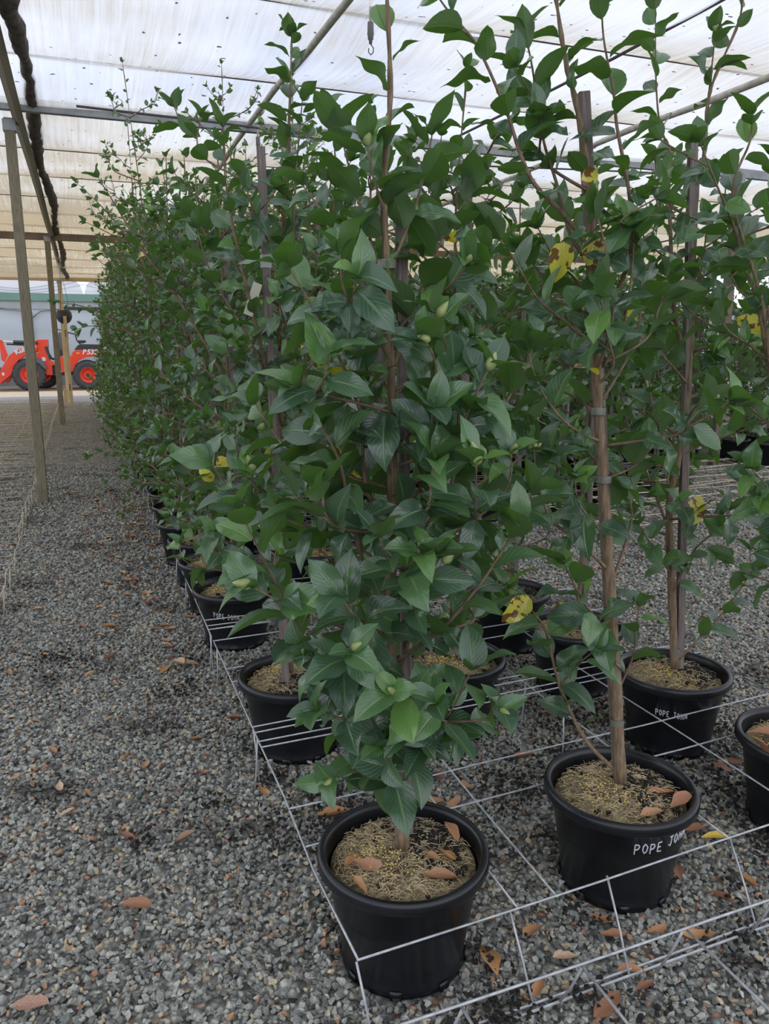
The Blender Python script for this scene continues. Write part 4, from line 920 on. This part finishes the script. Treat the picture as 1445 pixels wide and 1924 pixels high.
# thin tall seedling shoots standing above the left hedge
for (x, y, H, s, lab) in ((.60, 5.94, 3.28, 61, 'thin tall sparse camellia poking above the left hedge with tiny leaves'), (1.14, 5.50, 3.2, 62, 'sparse small-leaved camellia poking up left of the tall grey stake'), (.62, 6.51, 3.05, 63, 'second thin sparse camellia rising over the left hedge')):
    rs = np.random.RandomState(s); tr = trunk_line(H, (-.2, 0), s); ab = auto_branches(rs, tr, .35, 2.2, 28, lambda f: .42 - .1 * f, 3, (.35, .8)) + auto_branches(rs, tr, 2.1, H * .95, 8, lambda f: .30 - .1 * f, 2, (.35, .8))
    plant(x + .0, y, lab, tr, ab, .05, .05, T_MID, s, None, .010, 3, near=False, m_leaf=M_LEAF2, split=False, trunk_leaves=.6)
# pale blooms on the far left hedge
fl = MB()
for k in range(9):
    a = 2.4 * k; t = .5 + .12 * (k % 3); M = Matrix.Rotation(a, 4, 'Z') @ Matrix.Rotation(-t, 4, 'Y')
    fl.add([tuple(M @ Vector(p)) for p in ((0, 0, 0), (.018, -.016, .004), (.042, -.014, .010), (.050, 0, .014), (.042, .014, .010), (.018, .016, .004))], [(0, 1, 2, 3, 4, 5)])
fm = fl.build('white_blossom', M_PETAL); FL = fm.data; bpy.data.objects.remove(fm)
hosts = [o for o in scene.objects if o.type == 'EMPTY' and o.get('category') == 'potted plant' and o.location.x < 1.0 and 8.5 < o.location.y < 18]
for k in range(34):
    h = rnd.choice(hosts); a = rnd.uniform(2.2, 5.2) - h.rotation_euler.z; z = rnd.uniform(.8, 2.0); rr_ = .40 - .10 * z / 2
    o = obj('white_blossom', FL, h, (rr_ * cos(a), rr_ * sin(a), z)); o.rotation_euler = (rnd.uniform(-1.5, 1.5), rnd.uniform(-1.5, 1.5), 0); o.scale = (.9,) * 3

# paper tag on the tall stake
tg = empty('plant_tag', (.515, 2.55, 1.60)); tag(tg, 'cream paper tag with a number, hanging by the tall stake', 'tag'); tg.rotation_euler = (0, .35, .1)
b = MB(); b.box((0, 0, 0), (.03, .0015, .105)); b.build('card', M_TAG, tg)
text_part('23', .028, (.010, -.0025, -.03), (pi / 2, -pi / 2, 0), M_BLACKINK, tg, 'number')
b = MB(); b.tube([(0, 0, .05), (.02, .01, .08), (.035, .02, .10)], .0012, 4); b.build('string', M_DARKLINE, tg)

# ------------------------------------------------------------------ wire mesh sheets
def wire_sheet(name, label, longs, crosses, z, ylo, yhi, xlo, xhi, m, r, legs=(), slant=0.0, wob=0.004, seed=0, group=None, cross_z=None):
    rs = random.Random(seed); o = empty(name, (xlo, ylo, 0)); tag(o, label, 'wire mesh', group)
    def W(x, y, z): return (x - xlo, y - ylo, z)
    for x in longs:
        n = max(3, int((yhi - ylo) / .3)); b = MB(); ya = ylo + slant * (x - xlo)
        b.tube([W(x + rs.uniform(-wob, wob), ya + (yhi - ya) * i / n, z + rs.uniform(-wob, wob)) for i in range(n + 1)], r, 6, True); b.build('long_wire', m, o, smooth=True)
    for c in crosses:
        n = max(3, int((xhi - xlo) / .3)); b = MB()
        xr = xhi + rs.uniform(-.02, .02)
        b.tube([W(xlo + (xr - xlo) * i / n, c + slant * (xr - xlo) * i / n + rs.uniform(-wob, wob), z + r * 1.6 + rs.uniform(-wob, wob) * .6) for i in range(n + 1)], r, 6, True); b.build('cross_wire', m, o, smooth=True)
    for (p0, p1) in legs:
        b = MB(); b.tube([W(*p0), W((p0[0] + p1[0]) / 2, (p0[1] + p1[1]) / 2 - .004, (p0[2] + p1[2]) / 2), W(*p1)], r, 6); b.build('leg', m, o, smooth=True)
    return o
Z = .198
crA = [1.345, 1.755, 1.93, 2.29, 2.335, 2.40, 2.445, 2.83, 2.96, 3.28, 3.43, 3.485, 3.56, 3.97, 4.06, 4.55, 5.08]
legsA = [((.443, 1.345, Z), (.47, 1.31, 0)), ((.82, 1.37, Z), (.84, 1.28, 0)), ((1.10, 1.39, Z), (1.09, 1.265, 0)), ((1.50, 1.415, Z), (1.49, 1.28, 0)), ((1.80, 1.43, Z), (1.80, 1.30, 0)),
         ((.443, 2.36, Z), (.43, 2.37, 0)), ((.443, 2.42, Z), (.455, 2.41, 0)), ((.443, 3.36, Z), (.43, 3.37, 0)), ((.443, 3.40, Z), (.45, 3.41, 0)), ((.443, 3.2, Z), (.44, 3.21, 0)), ((.443, 4.3, Z), (.435, 4.3, 0)), ((.443, 4.75, Z), (.43, 4.75, 0)),
         ((1.48, 2.16, Z), (1.49, 2.17, 0)), ((1.48, 2.42, Z), (1.47, 2.43, 0)), ((.90, 2.10, Z), (.90, 2.10, 0))]
wire_sheet('wire_mesh_sheet', 'galvanised wire mesh frame standing on short legs around the front pots', [.443, .835, .95, 1.485, 1.765, 2.16], crA[:11], Z, 1.345, 3.30, .443, 2.30, M_WIRE, .0028, legsA, slant=.05, seed=2)
wire_sheet('wire_mesh_sheet', 'galvanised wire mesh frame behind the first, along the left row of pots', [.443, .84, .98, 1.45, 1.70, 2.16], [3.43, 3.485, 3.56, 3.97, 4.06, 4.55, 5.08, 5.62], Z, 3.36, 5.7, .443, 2.25, M_WIRE, .0028, [], slant=.0, seed=3)
wire_sheet('wire_mesh_sheet', 'galvanised wire mesh frame running far along the left hedge', [.443, .84, 1.45], [5.75 + .54 * i for i in range(18)], Z, 5.74, 15.6, .443, 1.6, M_WIRE, .0028, [((.443, 5.9 + .54 * i, Z), (.43, 5.9 + .54 * i, 0)) for i in range(14)], seed=4)
sh = wire_sheet('wire_mesh_sheet', 'closest galvanised wire mesh frame at the bottom right corner', [.60, .876, 1.152, 1.43, 1.71, 1.99], [1.158, .86], .2, .62, 1.175, .35, 2.2, M_WIRE, .0031, [((.878, 1.167, .2), (.899, 1.272, 0.01)), ((1.149, 1.179, .2), (1.159, 1.264, 0.01)), ((1.43, 1.19, .2), (1.44, 1.275, .01)), ((.60, 1.16, .2), (.60, 1.262, .01))], slant=.02, seed=5)
b = MB(); b.tube([(0.38 - .35, 1.255 - .62, .012), (.75, 1.275 - .62, .016), (1.9, 1.30 - .62, .02)], .0034, 6); b.build('foot_wire', M_WIRE, sh)
b = MB(); b.tube([(0.38 - .35, 1.275 - .62, .012), (.75, 1.290 - .62, .016), (1.9, 1.32 - .62, .02)], .0034, 6); b.build('foot_wire', M_WIRE, sh)
# bare rusty mesh in the empty bed at right
wire_sheet('rusty_mesh_sheet', 'rusty tan wire mesh over the empty gravel at right', [3.1 + .3 * i for i in range(13)], [4.45 + .26 * i for i in range(10)], .20, 4.45, 6.9, 3.1, 6.8, M_RUST, .0034, [((3.1 + .6 * i, 4.45, .2), (3.1 + .6 * i, 4.45, 0)) for i in range(7)], wob=.012, seed=6)
wire_sheet('rusty_mesh_sheet', 'second rusty mesh sheet laid askew over the first in the right bed', [3.4 + .43 * i for i in range(8)], [4.9 + .33 * i for i in range(6)], .225, 4.8, 6.7, 3.3, 6.6, M_RUST, .0034, [((3.4 + .86 * i, 4.8, .225), (3.4 + .86 * i, 4.8, 0)) for i in range(4)], slant=.16, wob=.012, seed=7)
# rows of mesh in the empty bed left of the posts
for k, (y0_, y1_) in enumerate(((3.4, 6.1), (6.2, 9.9), (10.0, 14.4), (14.5, 21.0))):
    xe = -.50 - .03 * k
    wire_sheet('rusty_mesh_sheet', ['nearest rusty mesh sheet in the empty bed at the left edge', 'rusty mesh sheet around the foot of the nearest roof post', 'rusty mesh sheet left of the path in the middle distance', 'farthest rusty mesh sheet of the empty left bed'][k],
        [xe - .42 * i for i in range(12)][::-1], [y0_ + (.21 + .03 * k) * i for i in range(int((y1_ - y0_) / (.21 + .03 * k)) + 1)], .16, y0_, y1_, xe - 4.7, xe, M_RUST, (.0027, .0027, .0032, .004)[k],
        [((xe, y0_ + .4 * i + q, .16), (xe - .01, y0_ + .4 * i + q, 0)) for i in range(int((y1_ - y0_) / .4)) for q in (0, .05)], wob=.014, seed=8 + k)

# ------------------------------------------------------------------ gravel stones (nobody could count them)
def hull(seed):
    r = random.Random(seed); bm = bmesh.new(); sx, sy, sz = r.uniform(.8, 1.25), r.uniform(.65, 1.0), r.uniform(.45, .75)
    for _ in range(11):
        v = Vector((r.gauss(0, 1), r.gauss(0, 1), r.gauss(0, 1))).normalized(); bm.verts.new((v.x * sx * .5, v.y * sy * .5, v.z * sz * .5))
    bmesh.ops.convex_hull(bm, input=bm.verts); bmesh.ops.triangulate(bm, faces=bm.faces); bm.verts.ensure_lookup_table()
    used_ = [v for v in bm.verts if v.link_faces]; ix = {v: i for i, v in enumerate(used_)}
    V = np.array([tuple(v.co) for v in used_]); F = np.array([[ix[v] for v in f.verts] for f in bm.faces], dtype=np.int32); bm.free(); return V, F
HULLS = [hull(i) for i in range(14)]
PLANTS = [(o.location.x, o.location.y) for o in scene.objects if o.type == 'EMPTY' and o.get('category') == 'potted plant']
def stones(name, dens, ymin, ymax, smin, smax, seed, label):
    rs = np.random.RandomState(seed); tanw = 1.12 * 722.5 / 1480 * 1.08
    wmax = ymax * tanw + .3; n = int(dens * (ymax - ymin) * 2 * wmax)
    f = rs.uniform(ymin, ymax, n); s = rs.uniform(-wmax, wmax, n); keep = np.abs(s) < f * tanw + .25; f, s = f[keep], s[keep]
    X = s * cos(YAW) + f * sin(YAW); Y = -s * sin(YAW) + f * cos(YAW)
    PP = np.array(PLANTS); ok = np.ones(len(X), bool)
    for px, py in PP:
        if py < ymax + 2: ok &= (X - px) ** 2 + (Y - py) ** 2 > (R_BASE + .007) ** 2
    ok &= ~((X - .0 > -99) & (abs(X + .446) < .05) & (abs(Y - 7.99) < .05))
    X, Y = X[ok], Y[ok]; n = len(X)
    size = smin + (smax - smin) * rs.beta(1.6, 3, n); Zc = rs.uniform(-.003, .006, n) + size * .12
    q = rs.normal(size=(n, 4)); q[:, 1:3] *= .35; q /= np.linalg.norm(q, axis=1, keepdims=True); w_, x_, y_, z_ = q.T
    Rm = np.stack([np.stack([1 - 2 * (y_ ** 2 + z_ ** 2), 2 * (x_ * y_ - z_ * w_), 2 * (x_ * z_ + y_ * w_)], -1), np.stack([2 * (x_ * y_ + z_ * w_), 1 - 2 * (x_ ** 2 + z_ ** 2), 2 * (y_ * z_ - x_ * w_)], -1), np.stack([2 * (x_ * z_ - y_ * w_), 2 * (y_ * z_ + x_ * w_), 1 - 2 * (x_ ** 2 + y_ ** 2)], -1)], 1)
    pick = rs.randint(0, len(HULLS), n); Vs, Fs, To = [], [], []; base = 0
    for t, (HV, HF) in enumerate(HULLS):
        i = np.where(pick == t)[0]; k = len(i)
        if not k: continue
        V = np.einsum('nij,vj->nvi', Rm[i], HV) * size[i, None, None] + np.stack([X[i], Y[i], Zc[i]], -1)[:, None, :]
        Vs.append(V.reshape(-1, 3)); Fs.append((HF[None] + (base + np.arange(k) * len(HV))[:, None, None]).reshape(-1, 3)); To.append(np.repeat(rs.uniform(0, 1, k), len(HV))); base += k * len(HV)
    V = np.concatenate(Vs); F = np.concatenate(Fs); o = link_mesh(name, V, F, M_STONE)
    at = o.data.attributes.new('tone', 'FLOAT', 'POINT'); at.data.foreach_set('value', np.concatenate(To).astype(np.float32))
    return tag(o, label, 'gravel', kind='stuff')
stones('gravel', 6200, 1.0, 4.2, .013, .033, 1, 'angular grey gravel with a few rusty and tan stones, near part')
stones('gravel', 3200, 4.2, 9.5, .018, .036, 2, 'grey gravel of the path, farther part')

# black composted crumbs scattered between pots
def crumbs():
    rs = random.Random(8); b = MB()
    for _ in range(150):
        if rs.random() < .93: cx_, cy_ = rs.uniform(.45, 2.2), rs.uniform(1.15, 3.4)
        else: cx_, cy_ = rs.uniform(-.3, .5), rs.uniform(1.5, 4)
        sp = rs.uniform(.025, .075)
        for _ in range(rs.randrange(18, 42)):
            x, y = rs.gauss(cx_, sp), rs.gauss(cy_, sp)
            if any((x - px) ** 2 + (y - py) ** 2 < .17 ** 2 for px, py in PLANTS): continue
            s = rs.uniform(.008, .022); V, F = HULLS[rs.randrange(14)]
            M = Matrix.Translation((x, y, .020 + rs.uniform(0, .012))) @ Matrix.Rotation(rs.uniform(0, 6), 4, 'Z') @ Matrix.Rotation(rs.uniform(0, 6), 4, 'X') @ Matrix.Scale(s, 4)
            b.add([tuple(M @ Vector(tuple(v))) for v in V], [tuple(int(i) for i in f) for f in F])
    return tag(b.build('compost_crumbs', M_CRUMB), 'clumps of black compost spilt on the gravel', 'compost', kind='stuff')
crumbs()

# ------------------------------------------------------------------ fallen leaves, each one an object
def dry_mesh(seed):
    r = random.Random(seed); nv, nu = 9, 4; V = []
    cu, rl, tw_ = r.uniform(.2, 1.6), r.uniform(-1.1, 1.3), r.uniform(-1, 1)
    for j in range(nv + 1):
        v = j / nv; hw = (.27 * sin(pi * v ** .85) ** .75) * r.uniform(.72, 1.0) if 0 < v < 1 else .004
        for i in range(nu + 1):
            u = -1 + 2 * i / nu; x = u * hw * (1 - .15 * abs(u) * cu); z = cu * abs(u) * hw * .7 + rl * .5 * (v - .5) ** 2 + tw_ * u * hw * (v - .5) + r.uniform(-.006, .006)
            V.append((x, v - .5, z))
    zm = min(p[2] for p in V); V = [(x, y, z - zm) for x, y, z in V]
    F = [(j * (nu + 1) + i, j * (nu + 1) + i + 1, (j + 1) * (nu + 1) + i + 1, (j + 1) * (nu + 1) + i) for j in range(nv) for i in range(nu)]
    V += [(0, -.5, V[0][2]), (.006, -.62, V[0][2] + .02), (-.006, -.62, V[0][2] + .02)]; n = len(V); F.append((n - 3, n - 2, n - 1))
    me = bpy.data.meshes.new('fallen_leaf'); me.from_pydata(V, [], F); me.update(); me.materials.append(M_DRY); me.polygons.foreach_set('use_smooth', [True] * len(me.polygons)); return me
DRY = [dry_mesh(i) for i in range(12)]
def fallen(x, y, z, L_, label, group=None, rz=None, flat=.12, seed=None, me=None, name='fallen_leaf'):
    o = bpy.data.objects.new(name, me or rnd.choice(DRY)); COL.objects.link(o); o.location = (x, y, z)
    o.rotation_euler = (rnd.gauss(0, flat), rnd.gauss(0, flat), rnd.uniform(0, 6.28) if rz is None else rz); o.scale = (L_ * rnd.uniform(.85, 1.1), L_, L_)
    return tag(o, label, 'leaf', group)
GZ = .014
HAND = [(.028, 1.926, .085, 'reddish-brown pointed leaf lying alone on the gravel, lower left', 1.2), (.184, 2.179, .065, 'tan curled leaf on gravel just left of the nearest pot', 2.0), (.02, 2.233, .065, 'light brown leaf left of the tan curled one on the gravel', .6),
 (-.093, 2.54, .05, 'small orange-brown leaf on the left gravel, upper of a close pair', .3), (-.151, 2.442, .05, 'small orange-brown leaf on the left gravel, lower of a close pair', 1.9), (.1, 2.656, .055, 'pale tan upright-curled leaf on the open gravel', 2.6),
 (.286, 2.538, .045, 'small tan leaf near the mesh frame beside the second pot', .8), (.289, 2.78, .05, 'pinkish leaf on gravel left of the second pot of the row', 1.4), (.309, 3.531, .11, 'large orange-brown leaf, top of a small heap on the path', .4), (.36, 3.50, .09, 'dark purplish leaf, right side of the small heap on the path', 1.5), (.25, 3.49, .09, 'dark brown leaf, left side of the small heap on the path', 2.4),
 (.455, 2.9, .06, 'pale leaf beside the wire leg at the second pot', 1.0), (.454, 2.344, .07, 'brown leaf right below the wire legs in front of the second pot', .3), (-.213, 1.671, .09, 'torn red-brown leaf in the bottom left corner', 1.1), (-.008, 3.06, .045, 'tiny red-brown leaf high on the left gravel', 2.0), (-.276, 3.151, .05, 'bright rust leaf near the left edge', .7),
 (.805, 1.426, .095, 'large red-brown leaf flat on gravel right of the nearest pot', 3.0), (.871, 1.319, .06, 'reddish leaf under the front wires right of the nearest pot', 2.2), (1.096, 2.144, .06, 'orange leaf between the two front pots, upper one', .5), (1.0, 2.05, .08, 'orange leaf lying under the long wire between front pots', 1.7),
 (.627, 2.13, .10, 'tan leaf behind the rim of the nearest pot', 1.6), (1.49, 1.409, .07, 'pale curled leaf on gravel right of the lettered front pot', .4), (1.634, 1.682, .09, 'dark red leaf beside the lettered front pot', 1.4), (1.137, 1.40, .065, 'red-orange leaf at the foot of the lettered front pot', 1.3),
 (1.452, 1.539, .07, 'brown leaf leaning at the right foot of the lettered front pot', 2.8), (1.334, 1.323, .085, 'brown leaf behind the front wire at lower right', 1.0), (.988, 1.22, .09, 'long tan curled leaf on the double wire at the bottom', 1.9), (1.45, 2.53, .08, 'red-brown leaf on the ground between second-row pots', .9),
 (1.246, 1.37, .06, 'tan leaf in front of the lettered pot, under the wire', 1.5), (2.06, 1.94, .07, 'orange leaf between the right pots', .4), (1.7, 1.36, .06, 'crumpled brown leaf near the lower right edge', 2.1), (.80, 1.47, .05, 'pale curled leaf touching the right side of the nearest pot', .2)]
for x, y, l, lab, rz in HAND: fallen(x, y, GZ, l * 1.05, lab, rz=rz)
o = fallen(1.664, 1.615, GZ + .004, .09, 'bright yellow leaf on gravel right of the lettered front pot', rz=1.2)
o.data = o.data.copy(); o.data.materials.clear(); o.data.materials.append(plain('yellow_leaf', (.60, .42, .05), .5, noise=.25, nscale=30))
def clear(x, y): return all((x - px) ** 2 + (y - py) ** 2 > .19 ** 2 for px, py in PLANTS)
def scatter(n, fx, fy, lmin, lmax, label, group):
    k = 0
    while k < n:
        x, y = fx(), fy()
        if not clear(x, y): continue
        fallen(x, y, GZ, rnd.uniform(lmin, lmax), label, group); k += 1
scatter(88, lambda: rnd.gauss(.18, .22), lambda: rnd.uniform(3.7, 8.6), .045, .085, 'rusty brown fallen leaf on the gravel path beside the left row', 'fallen leaves on the path')
scatter(34, lambda: rnd.gauss(.34, .07), lambda: rnd.uniform(5.2, 7.6), .05, .085, 'rusty brown fallen leaf in the drift against the left row of pots', 'leaf drift along the left row')
scatter(22, lambda: rnd.uniform(-.75, .35), lambda: rnd.uniform(2.4, 5.2), .03, .06, 'small fallen leaf scattered on the open gravel at left', 'sparse leaves on the left gravel')
scatter(46, lambda: rnd.uniform(.85, 2.3), lambda: rnd.uniform(1.9, 4.4), .05, .09, 'brown fallen leaf on the gravel among the pots under the wire mesh', 'fallen leaves among the pots')
scatter(36, lambda: rnd.uniform(2.2, 4.6), lambda: rnd.uniform(2.2, 5.2), .05, .085, 'brown fallen leaf on the open gravel behind the right-hand pots', 'fallen leaves at right')
scatter(10, lambda: rnd.uniform(.9, 2.0), lambda: rnd.uniform(1.15, 1.5), .05, .08, 'crumpled fallen leaf under the front wires', 'leaves under the front wires')
scatter(14, lambda: rnd.uniform(-2.2, -.55), lambda: rnd.uniform(5.5, 11), .05, .08, 'brown leaf lying under the rusty mesh of the left bed', 'leaves in the left bed')
# on the mulch inside pots
for dx, dy, l, lab, rz, dz in [(-.10, -.03, .075, 'dark red-brown leaf on the mulch, left inside the nearest pot', .9, .02), (-.125, .01, .06, 'brown leaf behind the dark one, left inside the nearest pot', 2.2, .012), (-.135, -.075, .055, 'orange leaf against the left rim of the nearest pot', .3, .01), (.14, .03, .07, 'orange leaf standing at the right rim inside the nearest pot', .1, .012), (.04, -.12, .09, 'long orange-brown leaf at the front inside the nearest pot', 1.5, .008), (.085, -.06, .065, 'tan rolled leaf right of the stem in the nearest pot', .2, .014), (.05, -.055, .055, 'dark brown rolled leaf close to the stem in the nearest pot', .4, .016), (.03, .10, .06, 'curled brown leaf behind the stem in the nearest pot', .5, .018)]:
    fallen(.63 + dx, 1.55 + dy, .264 + dz, l, lab, rz=rz + 3 * (l > .085) * 0, flat=.25)
for x, y, l, lab, rz in [(1.375, 1.535, .085, 'large orange leaf on the mulch in the lettered front pot', 1.1), (1.40, 1.49, .08, 'light orange leaf against the rim of the lettered front pot', 1.8), (1.29, 1.47, .07, 'orange-brown leaf at the front rim of the lettered pot', 1.5)]:
    fallen(x, y, .274, l, lab, rz=rz, flat=.2)
for x, y, z, l, lab, rz in [(1.885, 1.68, .282, .10, 'dull red leaf inside the pot cut off by the right edge', 1.0), (1.785, 1.60, .296, .11, 'orange leaf draped over the rim of the right edge pot', 1.3), (1.79, 1.53, .20, .12, 'orange-brown leaf hanging down outside the right edge pot', 0)]:
    o = fallen(x, y, z, l, lab, rz=rz, flat=.3)
    if 'hanging' in lab: o.rotation_euler = (1.35, .1, -.3)
